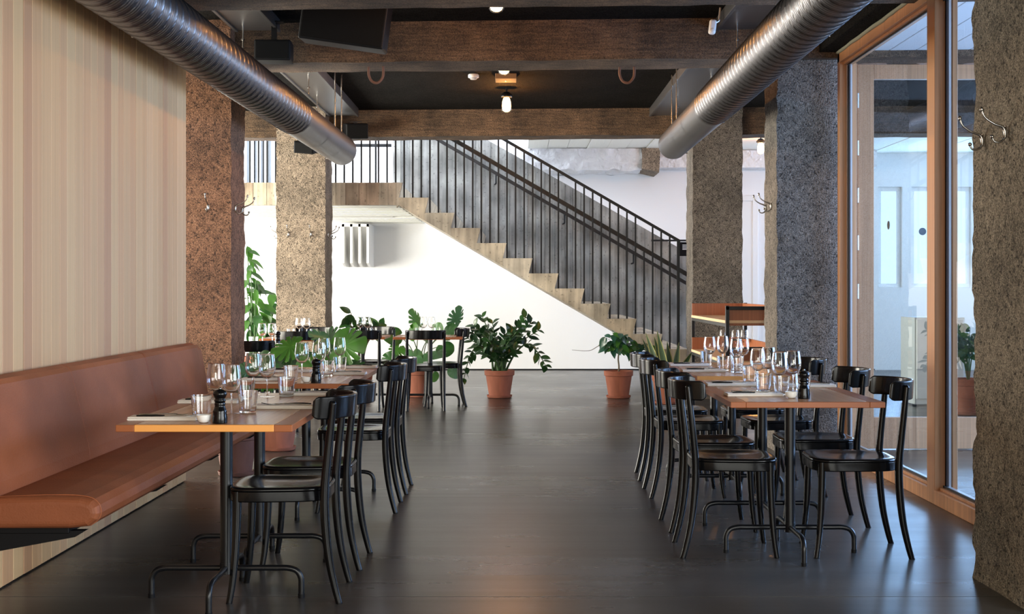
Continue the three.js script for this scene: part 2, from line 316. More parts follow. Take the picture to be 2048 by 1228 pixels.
// walls that close the room
structure(mesh('wall_left_hall', box(-7, -2.34, 0, SH, -8.53, -8.4), M.white_wall), 'white wall behind the bench partition');
structure(mesh('wall_left_far', [box(-7.2, -7, 0, 0.15, -20, -8.4), box(-7.2, -7, 2.45, SH - 0.4, -20, -8.4), box(-7.2, -7, SH - 0.4, SH, -15.6, -8.4), box(-7.2, -7, 0.15, 2.45, -9.0, -8.4), box(-7.2, -7, 0.15, 2.45, -20, -19.4)], M.white_wall), 'white outer wall with a long window');
structure(mesh('wall_rear', [box(-2.34, 6, 0, 0.65, 4, 4.2), box(-2.34, 6, 2.55, SH, 4, 4.2), box(-2.34, -1.5, 0.65, 2.55, 4, 4.2), box(1.9, 6, 0.65, 2.55, 4, 4.2)], M.white_wall), 'white wall with a window behind the camera');
structure(mesh('wall_right_near', [box(2.95, 3.1, 0, 0.45, -5, 4), box(2.95, 3.1, 2.05, SH, -5, 4), box(2.95, 3.1, 0.45, 2.05, -5, -3.9), box(2.95, 3.1, 0.45, 2.05, 0.7, 4), box(2.5, 6, 0, SH, -5.2, -5.05)], M.column_olive), 'rough wall with a wide window beside the camera');
structure(mesh('wall_right', [box(6, 6.2, 0, 0.65, -10.3, -5), box(6, 6.2, 2.85, SH, -10.3, -5), box(6, 6.2, 0.65, 2.85, -5.3, -5), box(6, 6.2, 0.65, 2.85, -10.3, -9.4), box(6.2, 8.2, 0, SH, -10.3, -10.15), box(8.0, 8.2, 0, 0.65, -20, -10.3), box(8.0, 8.2, 2.85, SH, -20, -10.3), box(8.0, 8.2, 0.65, 2.85, -12.1, -10.3), box(8.0, 8.2, 0.65, 2.85, -20, -18.3)], M.white_wall), 'white outer wall of the entrance hall');
function windowFrame(n, along, at, a0, a1, y0, y1, panes, label, mat = M.frame_wood) {
  const w = room('window_' + n, label), t = 0.06, bars = [];
  const B = (p0, p1, q0, q1) => along === 'z' ? rbox(at - t / 2, at + t / 2, q0, q1, p0, p1, 0.006) : rbox(p0, p1, q0, q1, at - t / 2, at + t / 2, 0.006);
  bars.push(B(a0, a1, y0, y0 + t), B(a0, a1, y1 - t, y1));
  for (let i = 0; i <= panes; i++) { const a = a0 + (a1 - a0 - t) * i / panes; bars.push(B(a, a + t, y0 + t, y1 - t)); }
  mesh('window_frame', bars, mat, w);
}
windowFrame(7, 'z', -7.1, -19.6, -15.6, 2.9, 5.5, 3, 'high timber window of the stair well');
windowFrame(1, 'z', -7.1, -19.4, -9.0, 0.15, 2.45, 7, 'long timber window lighting the stair wall');
windowFrame(2, 'x', 4.1, -1.5, 1.9, 0.65, 2.55, 2, 'timber window behind the camera');
windowFrame(3, 'z', 3.02, -3.9, 0.7, 0.45, 2.05, 3, 'timber window beside the camera');
windowFrame(4, 'z', 6.1, -9.4, -5.3, 0.65, 2.85, 3, 'timber window of the entrance hall');
windowFrame(9, 'z', 8.1, -18.3, -12.1, 0.65, 2.85, 4, 'long timber window on the hall side of the far room');
windowFrame(5, 'x', -20.1, 5.56, 5.93, 1.27, 2.82, 1, 'narrow bright window seen through the hall door', M.white_paint);
windowFrame(8, 'x', -20.1, 6.07, 7.0, 1.27, 2.82, 2, 'wider bright window seen through the hall door', M.white_paint);

// ---------------------------------------------------------------- timber glazing to the entrance hall
{
  const g = room('window_6', 'tall glazed partition in an orange timber frame'), T = EYE + 1.78, X0 = 2.44, X1 = 2.54;
  mesh('sill', [rbox(X0, X1 + 0.02, 0.0, 0.085, -9.9, -5.7, 0.004), box(X0 + 0.03, X1, 0.085, 0.10, -9.84, -5.7)], M.frame_wood, g);
  mesh('head_rail', [rbox(X0, X1 + 0.02, T - 0.075, T, -9.9, -5.7, 0.004), box(X0 + 0.03, X1, T - 0.095, T - 0.075, -9.84, -5.7)], M.frame_wood, g);
  mesh('jamb', rbox(X0, X0 + 0.058, 0.0, T, -9.9, -9.84, 0.004), M.frame_wood, g);
  mesh('jamb', rbox(X0, X1, 0.0, T, -5.76, -5.7, 0.004), M.frame_wood, g);
  mesh('mullion', rbox(X0, X0 + 0.064, 0.08, T - 0.07, -7.74, -7.60, 0.004), M.frame_wood, g);
  mesh('glazing_bead', [rbox(X0 + 0.10, X0 + 0.13, 0.085, T - 0.07, -7.74, -7.58, 0.003), rbox(X0 + 0.075, X0 + 0.12, 0.085, T - 0.07, -9.86, -9.82, 0.003)], M.door_wood, g);
  mesh('gasket', [box(X0 + 0.062, X0 + 0.074, 0.09, T - 0.08, -9.85, -9.80), box(X0 + 0.064, X0 + 0.076, 0.09, T - 0.08, -7.75, -7.58), box(X0 + 0.05, X0 + 0.058, 0.1, 0.112, -9.8, -5.76), box(X0 + 0.05, X0 + 0.058, T - 0.106, T - 0.095, -9.8, -5.76)], M.gasket, g);
  mesh('spacer', [box(X0 + 0.076, X0 + 0.09, 0.09, T - 0.08, -9.84, -9.81), box(X0 + 0.078, X0 + 0.092, 0.09, T - 0.08, -7.75, -7.58), box(X0 + 0.06, X0 + 0.09, 0.1, 0.108, -9.8, -5.76)], M.aluminium, g);
  for (const [z0, z1] of [[-9.82, -7.74], [-7.6, -5.76]]) mesh('pane', box(X0 + 0.064, X0 + 0.066, 0.1, T - 0.1, z0, z1).index ? planeX(X0 + 0.065, 0.1, T - 0.1, z0, z1) : null, M.pane, g);
}
function planeX(x, y0, y1, z0, z1) { const g = new THREE.PlaneGeometry(z1 - z0, y1 - y0); g.rotateY(-Math.PI / 2); g.translate(x, (y0 + y1) / 2, (z0 + z1) / 2); return g; }
function planeZ(z, x0, x1, y0, y1) { const g = new THREE.PlaneGeometry(x1 - x0, y1 - y0); g.translate((x0 + x1) / 2, (y0 + y1) / 2, z); return g; }
{ // insulation strip squeezed between beam and frame
  const pts = []; for (let i = 0; i <= 40; i++) pts.push([2.437 + 0.006 * (hash(i, 1, 5) - 0.5), EYE + 1.785 + 0.008 * (hash(i, 2, 5) - 0.5), -9.9 + i * 0.105]);
  structure(mesh('trim_2', sweep(pts, [0.014, 0.018, 0.012, 0.017, 0.013], 80, 6), std('foam', lin(0.30, 0.29, 0.2), 0.95)), 'ragged pale sealing foam above the timber glazing');
}
// glazed hall door across the end of the entrance hall
{
  const g = room('door_2', 'glazed timber door across the entrance hall'), Z = -10.19, f = 0.03;
  mesh('side_post', rbox(2.50, 2.655, 0, EYE + 1.76, Z - 0.05, Z + 0.05, 0.004), M.door_wood, g);
  const D = (x0, x1, y0, y1) => rbox(x0, x1, y0, y1, Z - f, Z + f, 0.004);
  mesh('stile', D(2.662, 2.79, 0.01, EYE + 1.745), M.door_wood, g);
  mesh('stile', D(3.62, 3.75, 0.01, EYE + 1.745), M.door_wood, g);
  mesh('top_rail', D(2.79, 3.62, EYE + 1.63, EYE + 1.745), M.door_wood, g);
  mesh('bottom_rail', D(2.79, 3.62, 0.01, 0.255), M.door_wood, g);
  mesh('transom', rbox(2.655, 6, EYE + 1.75, EYE + 1.79, Z - 0.05, Z + 0.05, 0.004), M.door_wood, g);
  mesh('side_panel', rbox(3.76, 6, 0.0, EYE + 1.75, Z - 0.05, Z + 0.05, 0.004), M.door_wood, g);
  mesh('pane', planeZ(Z, 2.785, 3.625, 0.25, EYE + 1.635), M.pane, g);
  for (const y of [2.73, 2.36, 1.99, 1.62, 1.24]) mesh('hinge', new THREE.CylinderGeometry(0.009, 0.009, 0.115, 10).translate(2.662, y, Z + 0.037), M.aluminium, g);
  mesh('pull_handle', sweep([[3.66, 0.9, Z + f], [3.66, 0.9, Z + 0.08], [3.66, 1.3, Z + 0.08], [3.66, 1.3, Z + f]], 0.011, 24, 8, true), M.aluminium, g);
}
{ // round safety dots stuck on the glass
  const d1 = mesh('safety_dot', new THREE.CylinderGeometry(0.029, 0.029, 0.002, 32).rotateX(Math.PI / 2), std('dot', lin(0.06, 0.09, 0.11), 0.6)); d1.position.copy(W(1845, 463, 10.185));
  tag(d1, 'round dark safety dot on the glazed hall door', 'sticker');
  const d2 = mesh('safety_dot', new THREE.CylinderGeometry(0.029, 0.029, 0.002, 32).rotateZ(Math.PI / 2), M.gasket); d2.position.set(2.503, EYE + 0.42, -8.76);
  tag(d2, 'round black safety dot on the tall glazed partition, seen edge-on', 'sticker');
}
{
  const c = room('ceiling_hall', 'white boarded ceiling of the entrance hall');
  for (let i = 0; i < 17; i++) mesh('ceiling_board', rbox(2.63 + i * 0.2, 2.63 + i * 0.2 + 0.194, EYE + 1.80, EYE + 1.83, -10.14, -5.2, 0.004, 1), M.white_paint, c);
}

// ---------------------------------------------------------------- staircase
const SD = 15.57, RISE = 30.3 * SD / F, RUN = 52 * SD / F, LX = (805 - CX) * SD / F, LY = EYE + (575 - 365) * SD / F;   // nose of the landing
const treadY = k => LY - k * RISE, noseX = k => LX + k * RUN;
const STW = 18.2;                                              // depth of the wall beside the stair
const soffitY = x => EYE + (575 - 415) * SD / F - (x - LX) * 0.5827;
{
  const s = thing('staircase', 'concrete staircase with raw board-marked steps descending from a landing to the floor', 'staircase');
  const cut = 0.045;
  for (let k = 1; k <= 13; k++) {
    const x0 = noseX(k - 1) - cut, x1 = noseX(k), y1 = treadY(k), b = x => Math.max(0, soffitY(x));
    mesh('step', prism([[x0, b(x0)], [x1 - cut, b(x1 - cut)], [x1 - cut, y1 - RISE < 0 ? 0 : Math.max(b(x1 - cut), y1 - RISE)], [x1, y1], [x0, y1]], -STW + 0.01, -SD), fasciaTones[[0, 3, 1, 0, 3, 0, 1, 3, 0, 3, 0, 1, 3][k - 1]], s);
  }
  let px = 300, i = 0;                                         // landing edge: cast board by board
  while (px < 804) {
    const wpx = [21, 27, 16, 24, 18, 17, 29, 17, 16][i % 9], q = Math.min(804.9, px + wpx), x0 = (px - CX) * SD / F, x1 = (q - CX) * SD / F;
    const last = q > 804;
    const g = last ? prism([[x0, soffitY(LX)], [LX - cut, soffitY(LX - cut)], [LX - cut, LY - RISE], [LX, LY], [x0, LY]], -SD - 0.08, -SD) : box(x0, x1 - 0.002, EYE + 165 * SD / F, LY, -SD - 0.08, -SD - (i % 3) * 0.004);
    mesh('landing_board', g, fasciaTones[[3, 0, 3, 2, 1, 3, 1, 2, 4, 4, 0, 1][i % 12]], s);
    px = q; i++;
  }
  mesh('landing_slab', [box(-6.99, -1.75, EYE + 165 * SD / F + 0.004, LY - 0.002, -19.99, -SD - 0.08), box(-1.75, LX - cut - 0.06, EYE + 165 * SD / F + 0.004, LY - 0.002, -STW + 0.01, -SD - 0.08), box(-1.75, LX - cut, EYE + 165 * SD / F + 0.004, LY - 0.002, -19.99, -STW - 0.2)], M.soffit, s);
  for (let b = 0; b < 20; b++) if (b !== 11 && b !== 12) mesh('soffit_board', box(-5.0, LX - 0.06, EYE + 165 * SD / F - (b % 2) * 0.006, EYE + 165 * SD / F + 0.003, -SD - 0.09 - b * 0.22 - 0.212, -SD - 0.09 - b * 0.22), M.soffit, s);
  mesh('landing_riser', box(LX - 0.2, LX - cut, LY - RISE, LY, -STW, -SD - 0.08), fasciaTones[1], s);
}
{ // raw concrete wall on the far side of the flight, cast board by board
  const w = room('wall_stair', 'grey board-marked concrete wall on the far side of the stair');
  const top = x => EYE + 1.897 - (x + 0.112) * 0.564;
  let x = -1.74;
  for (let i = 0; x < 2.75; i++) {
    const wd = [0.115, 0.14, 0.1, 0.125, 0.15][(i * 3) % 5], x1 = x + wd - 0.003, o = (hash(i, 4, 8) - 0.5) * 0.012;
    mesh('wall_board', prism([[x, Math.max(0, soffitY(x))], [x1, Math.max(0, soffitY(x1))], [x1, Math.min(5.9, top(x1))], [x, Math.min(5.9, top(x))]], -STW - 0.18, -STW + o), boardTones[Math.floor(hash(i, 6, 2) * 4)], w);
    x += wd;
  }
  mesh('wall_core', prism([[-1.735, soffitY(-1.735)], [2.74, Math.max(0, soffitY(2.74))], [2.74, top(2.74) - 0.01], [-1.735, Math.min(5.9, top(-1.735) - 0.01)]], -STW - 0.17, -STW - 0.03), boardTones[1], w);
}
{ // railing on the near edge
  const r = thing('stair_railing', 'black steel stair railing with thin upright bars along the near edge of the stair', 'railing');
  const d = SD + 0.05, X = px => (px - CX) * d / F, railY = x => EYE + (575 - 481) * d / F + (X(1357) - x) * 0.579, hrY = x => EYE + (575 - 321) * d / F - (x - X(981)) * 0.577;
  const land = LY + 1.12, xl = X(1357) - (land - (EYE + (575 - 481) * d / F)) / 0.579;
  const foot = x => { let y = LY; for (let k = 1; k <= 13; k++) if (x > noseX(k - 1) - 0.02) y = treadY(k); return y; };
  const shortOnes = [981, 1135.6, 1287.5];
  const bar = new THREE.BoxGeometry(0.02, 1, 0.014);
  for (let px = 1356.6, n = 0; px > 300; px -= 17.13, n++) {
    const x = X(px), y0 = foot(x) - 0.01, isShort = shortOnes.some(s => Math.abs(s - px) < 8);
    const y1 = isShort ? hrY(x) - 0.02 : Math.min(land, railY(x)) - 0.01;
    const m = mesh(isShort ? 'handrail_post' : 'baluster', bar, M.rail_steel, r); m.position.set(x, (y0 + y1) / 2, -d); m.scale.y = y1 - y0; if (n === 0) m.scale.x = 1.7;
  }
  mesh('top_rail', [prism([[X(1360), railY(X(1360)) - 0.018], [X(1360), railY(X(1360)) + 0.018], [xl, land + 0.018], [xl, land - 0.018]], -d - 0.025, -d + 0.025), box(X(290), xl, land - 0.018, land + 0.018, -d - 0.025, -d + 0.025)], M.rail_steel, r);
  mesh('handrail', prism([[X(1500), hrY(X(1500)) - 0.028], [X(1500), hrY(X(1500)) + 0.028], [X(870), hrY(X(870)) + 0.028], [X(870), hrY(X(870)) - 0.028]], -d - 0.10, -d - 0.045), M.dark_wood, r);
}
{ // handrail fixed to the stair wall
  const r = thing('wall_handrail', 'dark handrail on brackets along the grey concrete stair wall', 'handrail');
  const d = STW - 0.09, X = px => (px - CX) * d / F, hy = x => EYE + (575 - 346) * d / F - (x - X(991)) * 0.578;
  mesh('rail', prism([[X(1480), hy(X(1480)) - 0.026], [X(1480), hy(X(1480)) + 0.026], [X(860), hy(X(860)) + 0.026], [X(860), hy(X(860)) - 0.026]], -d - 0.022, -d + 0.022), M.dark_wood, r);
  for (const px of [992, 1129, 1267]) mesh('bracket', sweep([[X(px), hy(X(px)) - 0.02, -d], [X(px), hy(X(px)) - 0.14, -d - 0.005], [X(px) - 0.02, hy(X(px)) - 0.15, -STW + 0.004]], 0.011, 16, 8, true), M.rail_steel, r);
}
{ // railing on the back of the landing
  const r = thing('landing_railing', 'steel railing with close-set bars on the far edge of the landing', 'railing');
  const d = 17.6, bar = new THREE.BoxGeometry(0.022, 1.1, 0.016);
  for (let i = 0; i < 22; i++) { const m = mesh('baluster', bar, i % 3 ? std('bar_grey_' + i, lin(0.16, 0.18, 0.2), 0.5) : M.rail_steel, r); m.position.set(-3.72 + i * 0.048, LY + 0.55, -d - (i % 2) * 0.12); }
  mesh('top_rail', rbox(-3.8, -1.72, LY + 1.1, LY + 1.14, -d - 0.03, -d + 0.03, 0.006), M.rail_steel, r);
  mesh('mid_rail', box(-2.6, -1.70, EYE + (575 - 291) * d / F - 0.02, EYE + (575 - 291) * d / F + 0.02, -d - 0.02, -d + 0.02), M.rail_steel, r);
  mesh('post', box(-1.925, -1.90, LY, LY + 1.1, -d - 0.015, -d + 0.015), M.rail_steel, r);
  mesh('brace', sweep([[-3.0, EYE + 1.75, -d + 0.1], [-3.3, EYE + 1.95, -d + 0.1], [-2.98, EYE + 1.99, -d + 0.1]].slice(0, 2), 0.018, 4, 6, true), M.aluminium, r);
}
{ // small dark notice and rail behind the foot of the stair
  const t = thing('notice_board', 'small dark notice with white lines of text beside the foot of the stair', 'sign');
  const a = W(1359, 484, 17.9), b = W(1392, 512, 17.9);
  mesh('board', rbox(a.x, b.x, b.y, a.y, -17.94, -17.9, 0.003), M.black_plastic, t);
  mesh('text_lines', [0, 1, 2, 3].map(i => box(a.x + 0.04, a.x + [0.17, 0.15, 0.16, 0.1][i], a.y - 0.045 - i * 0.02, a.y - 0.036 - i * 0.02, -17.9, -17.898)), M.white_paint, t);
  mesh('rail', box(-0.25 + 2.1, 2.6, W(0, 481, 17.9).y - 0.012, W(0, 481, 17.9).y + 0.012, -17.93, -17.88), M.rail_steel, t);
  mesh('post', box(b.x - 0.03, b.x, 0.6, a.y, -17.95, -17.91), M.rail_steel, t);
}
{ // ribbed white vent box below the landing
  const x0 = -2.6, x1 = -2.2, y0 = EYE + (575 - 533) * 19.3 / F, y1 = EYE + 127 * 19.3 / F;
  const t = thing('wall_vent', 'white wall vent box with three tall slots under the stair landing', 'vent', [0, 0, 0]);
  mesh('back_plate', box(x0, x1, y0, y1, -20, -19.93), M.white_paint, t);
  for (let i = 0; i < 4; i++) mesh('fin', prism([[-19.3, y1], [-19.3, y0 + 0.05], [-19.55, y0], [-20, y0], [-20, y1]].map(p => [p[0], p[1]]), 0, 0.035).rotateY(-Math.PI / 2).translate(0, 0, 0).translate(x0 + i * 0.1217 + 0.035, 0, 0), M.white_paint, t);
  mesh('top_plate', box(x0, x1, y1 - 0.04, y1, -20, -19.3), M.white_paint, t);
  for (let i = 0; i < 3; i++) mesh('sloping_panel', prism([[-19.42, y1 - 0.04], [-19.4, y1 - 0.04], [-19.9, y0], [-19.92, y0]], 0, 0.086).rotateY(-Math.PI / 2).translate(x0 + 0.0355 + i * 0.1217 + 0.086, 0, 0), M.white_paint, t);
}

// ================================================================ CEILING FITTINGS
function spiralDuct(name, label, a, b, r, dBreak, dEnd) {
  const t = thing(name, label, 'air duct');
  const A = V3(...a), B = V3(...b), dir = B.clone().sub(A).normalize();
  const at = d => A.clone().add(B.clone().sub(A).multiplyScalar((d + A.z) / (-B.z + A.z)));
  function tube(d0, d1, rf, n) {
    const P = [], U = [], I = [], c0 = at(d0), c1 = at(d1), S = 72, right = V3(0, 1, 0).cross(dir).normalize(), up = dir.clone().cross(right), L = c0.distanceTo(c1);
    for (let i = 0; i <= n; i++) { const c = c0.clone().lerp(c1, i / n), s = L * i / n; for (let j = 0; j <= S; j++) { const th = j / S * Math.PI * 2, q = rf(s, th); P.push(c.x + (right.x * Math.cos(th) + up.x * Math.sin(th)) * q, c.y + (right.y * Math.cos(th) + up.y * Math.sin(th)) * q, c.z + (right.z * Math.cos(th) + up.z * Math.sin(th)) * q); U.push(j / S, s); } }
    for (let i = 0; i < n; i++) for (let j = 0; j < S; j++) { const k = i * (S + 1) + j, m = k + S + 1; I.push(k, m, k + 1, k + 1, m, m + 1); }
    const g = new THREE.BufferGeometry(); g.setAttribute('position', new THREE.Float32BufferAttribute(P, 3)); g.setAttribute('uv', new THREE.Float32BufferAttribute(U, 2)); g.setIndex(I); g.computeVertexNormals(); return g;
  }
  const groove = (s, th) => { const u = s / 0.115 - th / (2 * Math.PI), f = u - Math.floor(u), k = f * 4 - Math.floor(f * 4); return r + (f < 0.06 || f > 0.94 ? 0.006 : 0) + 0.0042 * Math.sqrt(Math.abs(Math.sin(Math.PI * k))); };
  mesh('ribbed_duct', tube(3.6, dBreak, groove, 1500), M.galvanised, t);
  mesh('smooth_end', [tube(dBreak, dEnd, s => r + (s < 0.05 ? 0.004 : 0.001), 60), tube(dEnd, dEnd - 0.25, () => r - 0.012, 4)], M.sheet_steel, t);
  for (const d of [dBreak + 0.9, dBreak + 1.7]) mesh('seam_ring', tube(d, d + 0.02, () => r + 0.0035, 3), M.sheet_steel, t);
  mesh('end_cap', new THREE.CircleGeometry(r - 0.01, 48).rotateY(0).translate(0, 0, 0), M.black_plastic, t).position.copy(at(dEnd - 0.2));
  for (const d of [6.6, 8.3, 10.2, dEnd - 0.35]) {
    const c = at(d), sgn = Math.sign(-a[0]);
    mesh('screw', new THREE.CylinderGeometry(0.006, 0.006, 0.024, 8).rotateZ(PI / 2).translate(c.x - sgn * (r + 0.004) * 0.6, c.y - (r + 0.004) * 0.8, c.z), M.chrome, t);
  }
  for (const d of [dEnd - 0.35, dEnd - 0.75]) { const c = at(d); mesh('hanger_rod', new THREE.CylinderGeometry(0.006, 0.006, SH - c.y - r * 0.9, 8).translate(c.x + Math.sign(-a[0]) * 0.05, (SH + c.y + r * 0.9) / 2, c.z), M.chrome, t); }
  return t;
}
spiralDuct('ventilation_duct', 'round ribbed grey air duct above the leather bench', [-1.86, EYE + 1.395, -6.3], [-1.745, EYE + 1.365, -12.95], 0.146, 10.4, 12.95);
spiralDuct('ventilation_duct', 'round ribbed grey air duct beside the timber glazing', [1.485, EYE + 1.395, -6.3], [1.555, EYE + 1.425, -12.95], 0.146, 10.1, 12.95);
function trayDuct(x0, x1, label) {
  const t = thing('rectangular_duct', label, 'air duct');
  for (const [d0, d1] of [[8.24, 9.98], [10.54, 14.93]]) {
    mesh('duct_section', rbox(x0, x1, EYE + 1.972, SH, -d1, -d0, 0.006), M.sheet_steel, t);
    mesh('flange', [rbox(x0 - 0.004, x0 + 0.02, EYE + 1.96, EYE + 1.985, -d1, -d0, 0.003), rbox(x1 - 0.02, x1 + 0.004, EYE + 1.96, EYE + 1.985, -d1, -d0, 0.003)], M.sheet_steel, t);
    const c = (d0 + d1) / 2;
    for (const k of [0, 1]) { mesh('hanger_rod', [new THREE.CylinderGeometry(0.006, 0.006, 0.2, 8).translate(x0 + (x1 - x0) * (0.3 + 0.35 * k), EYE + 1.9, -c + (k - 0.5) * 1.3), new THREE.CylinderGeometry(0.016, 0.016, 0.012, 6).translate(x0 + (x1 - x0) * (0.3 + 0.35 * k), EYE + 1.86, -c + (k - 0.5) * 1.3)], M.chrome, t); }
  }
}
trayDuct(-2.16, -1.82, 'flat rectangular metal duct above the round duct over the bench');
trayDuct(1.52, 1.96, 'flat rectangular metal duct above the round duct near the glazing');

// hanging lamps: dark cap, jar-shaped glass, glowing bulb
function lamp(x, yBottom, d, top, power, label) {
  const t = thing('pendant_lamp', label, 'lamp', [x, yBottom, -d], 0);
  mesh('glass_jar', lathe([[0, 0], [0.024, 0.003], [0.042, 0.013], [0.053, 0.034], [0.056, 0.06], [0.056, 0.168]], 28), M.wine_glass, t);
  mesh('cap', lathe([[0, 0.215], [0.03, 0.213], [0.044, 0.2], [0.06, 0.185], [0.06, 0.162], [0.052, 0.162], [0.048, 0.18], [0, 0.185]], 28), M.black_steel, t);
  mesh('bulb', lathe([[0, 0.008], [0.02, 0.011], [0.036, 0.022], [0.044, 0.042], [0.046, 0.07], [0.044, 0.11], [0.036, 0.14], [0.026, 0.158], [0, 0.16]], 24), lampGlow, t);
  mesh('stem', new THREE.CylinderGeometry(0.009, 0.009, top - yBottom - 0.2, 10).translate(0, (top - yBottom + 0.2) / 2, 0), M.black_steel, t);
  const l = new THREE.PointLight(0xffab55, power, 0, 2); l.position.set(0, 0.07, 0); l.castShadow = true; l.shadow.radius = 1; t.add(l);
}
const LP = 2.4;
lamp(-0.136, EYE + 1.82, 8.62, SH, LP, 'glowing jar lamp half hidden behind the topmost dark beam');
lamp(-0.109, EYE + 1.80, 11.03, SH, LP, 'glowing jar lamp peeping out below the beam with the rusty hooks');
lamp(-0.108, EYE + 1.80, 13.4, SH, LP, 'glowing jar lamp hanging in full view below the dark ceiling');
lamp(3.3, EYE + 1.80, 17.6, SH, LP, 'glowing jar lamp between the two grey columns');
{
  const t = thing('mounting_block', 'small wooden box fixed to the dark ceiling in front of the fully visible lamp', 'box');
  mesh('case', rbox(-0.21, -0.005, SH - 0.05, SH, -12.76, -12.5, 0.004), std('box_wood', lin(0.24, 0.14, 0.07), 0.7), t);
  mesh('screw', new THREE.CylinderGeometry(0.008, 0.008, 0.006, 10).translate(-0.108, SH - 0.052, -12.63), M.chrome, t);
}
{
  const c = W(947, 154, 12.54), t = thing('smoke_detector', 'white round smoke detector on the dark ceiling', 'smoke detector', [c.x, SH - 0.055, c.z]);
  mesh('housing', lathe([[0, 0], [0.03, 0.002], [0.036, 0.012], [0.052, 0.02], [0.052, 0.045], [0.042, 0.055], [0, 0.055]], 28), M.white_paint, t);
  mesh('slots', new THREE.CylinderGeometry(0.0375, 0.0375, 0.004, 28).translate(0, 0.012, 0), M.black_plastic, t);
}
{
  const c = W(1425, 54, 9.55), t = thing('motion_sensor', 'white motion sensor on a bracket under the ceiling', 'sensor', [c.x, c.y, c.z]);
  mesh('housing', rbox(-0.026, 0.026, -0.055, 0.055, -0.025, 0.025, 0.018, 3).rotateZ(-0.12), M.white_paint, t);
  mesh('lens', new THREE.SphereGeometry(0.02, 16, 10).scale(1, 1, 0.5).translate(-0.004, -0.03, 0.024), M.ceramic, t);
  mesh('bracket', sweep([[0.02, 0.03, -0.01], [0.05, 0.05, -0.02], [0.06, SH - c.y, -0.02]], 0.008, 16, 8, true), M.aluminium, t);
}
// loudspeakers
function speaker(label, pos, size, rot, hang, back = 0.01) {
  const t = thing('loudspeaker', label, 'loudspeaker', pos), [w, h, d] = size;
  t.rotation.set(...rot);
  mesh('cabinet', rbox(-w / 2, w / 2, -h / 2, h / 2, -d / 2, d / 2, 0.012, 3), M.black_plastic, t);
  mesh('grille', rbox(-w / 2 + 0.012, w / 2 - 0.012, -h / 2 + 0.012, h / 2 - 0.012, d / 2 - 0.004, d / 2 + 0.006, 0.004), M.grille, t);
  mesh('bracket', [box(-0.02, 0.02, h / 2 - 0.01, h / 2 + hang, -0.03, 0.0), box(-0.07, 0.07, h / 2 + hang - 0.006, h / 2 + hang, -0.06, 0.04), box(-0.03, 0.03, -0.03, 0.03, -d / 2 - back, -d / 2 + 0.005)], M.black_steel, t);
}
{ const p = W(692, 55, 9.25); speaker('large black loudspeaker tilted below the ceiling beside the round duct', [p.x, p.y + 0.03, p.z], [0.60, 0.33, 0.30], [0.05, 0.0, -0.14], 0.01); }
{ const p = W(548, 104, 9.8); speaker('small black loudspeaker fixed to the beam next to the round duct', [p.x, p.y, p.z], [0.27, 0.155, 0.2], [0, 0.05, 0], 0.15); }
{ const p = W(711, 262, 14.75); speaker('small black loudspeaker below the far beam beside the duct end', [p.x, p.y, p.z], [0.25, 0.17, 0.22], [0.15, 0.3, 0], 0.02, 0.21); }
{ const p = W(612, 294, 14.62); speaker('small loudspeaker on the beige column, partly behind the round duct', [p.x, p.y, p.z], [0.23, 0.135, 0.18], [0.2, -0.15, -0.06], 0.02, 0.14); }
// rusty hooks cast into the beam
for (const [px, label] of [[752, 'rusty iron hoop under the brown beam, nearer the large loudspeaker'], [1254, 'rusty iron hoop under the brown beam, nearer the flat duct by the glazing']]) {
  const x = (px - CX) * 10.3 / F;
  tag(mesh('iron_hoop', sweep([[x - 0.056, BH + 0.02, -10.3], [x - 0.056, BH - 0.07, -10.3], [x - 0.03, BH - 0.118, -10.3], [x + 0.012, BH - 0.128, -10.3], [x + 0.05, BH - 0.09, -10.3], [x + 0.058, BH - 0.05, -10.3], [x + 0.056, BH + 0.02, -10.3]], 0.0105, 40, 10), M.rust), label, 'hoop', 'rusty hoops under the beam');
}
// coat hooks
const hookGeo = sweep([[0.098, 0.078, 0], [0.086, 0.05, 0], [0.05, 0.024, 0], [0.012, 0.008, 0], [0.004, -0.012, 0], [0.006, -0.036, 0], [0.024, -0.052, 0], [0.046, -0.05, 0], [0.056, -0.034, 0]], [0.0042, 0.0042, 0.0045, 0.0055, 0.0075, 0.0055, 0.0045, 0.0042], 48, 10);
const hookTips = [new THREE.SphereGeometry(0.0085, 14, 10).scale(0.9, 1.3, 0.9).translate(0.099, 0.082, 0), new THREE.SphereGeometry(0.0085, 14, 10).translate(0.056, -0.03, 0)];
const hookPlate = new THREE.CylinderGeometry(0.011, 0.011, 0.005, 16).rotateZ(Math.PI / 2).scale(1, 2.4, 1).translate(0.0015, -0.012, 0);
let hook0;
function hook(x, y, z, turn, label) {
  if (!hook0) { hook0 = thing('coat_hook', label, 'coat hook', [x, y, z], turn, 'coat hooks on the columns'); mesh('arm', hookGeo, M.chrome, hook0); mesh('knob', hookTips[0], M.chrome, hook0); mesh('knob', hookTips[1], M.chrome, hook0); mesh('plate', hookPlate, M.chrome, hook0); return; }
  dup(hook0, [x, y, z], turn, label);
}
hook(1.993, EYE + 0.642, -5.56, Math.PI, 'chrome coat hook on the near pitted column, the lower one close to the glazing');
hook(1.993, EYE + 0.645, -5.30, Math.PI, 'chrome coat hook on the near pitted column, the one further from the glazing');
hook(1.996, EYE + 0.65, -10.2, Math.PI, 'chrome coat hook on the dark grey column, the one nearer its front');
hook(1.996, EYE + 0.65, -10.42, Math.PI, 'chrome coat hook on the dark grey column, the one nearer its back');
hook(-2.375, EYE + 0.63, -9.995, -Math.PI / 2, 'chrome coat hook on the front of the reddish-brown column');
hook(-2.196, EYE + 0.63, -10.12, 0, 'chrome coat hook on the shaded side of the brown column, nearer its front');
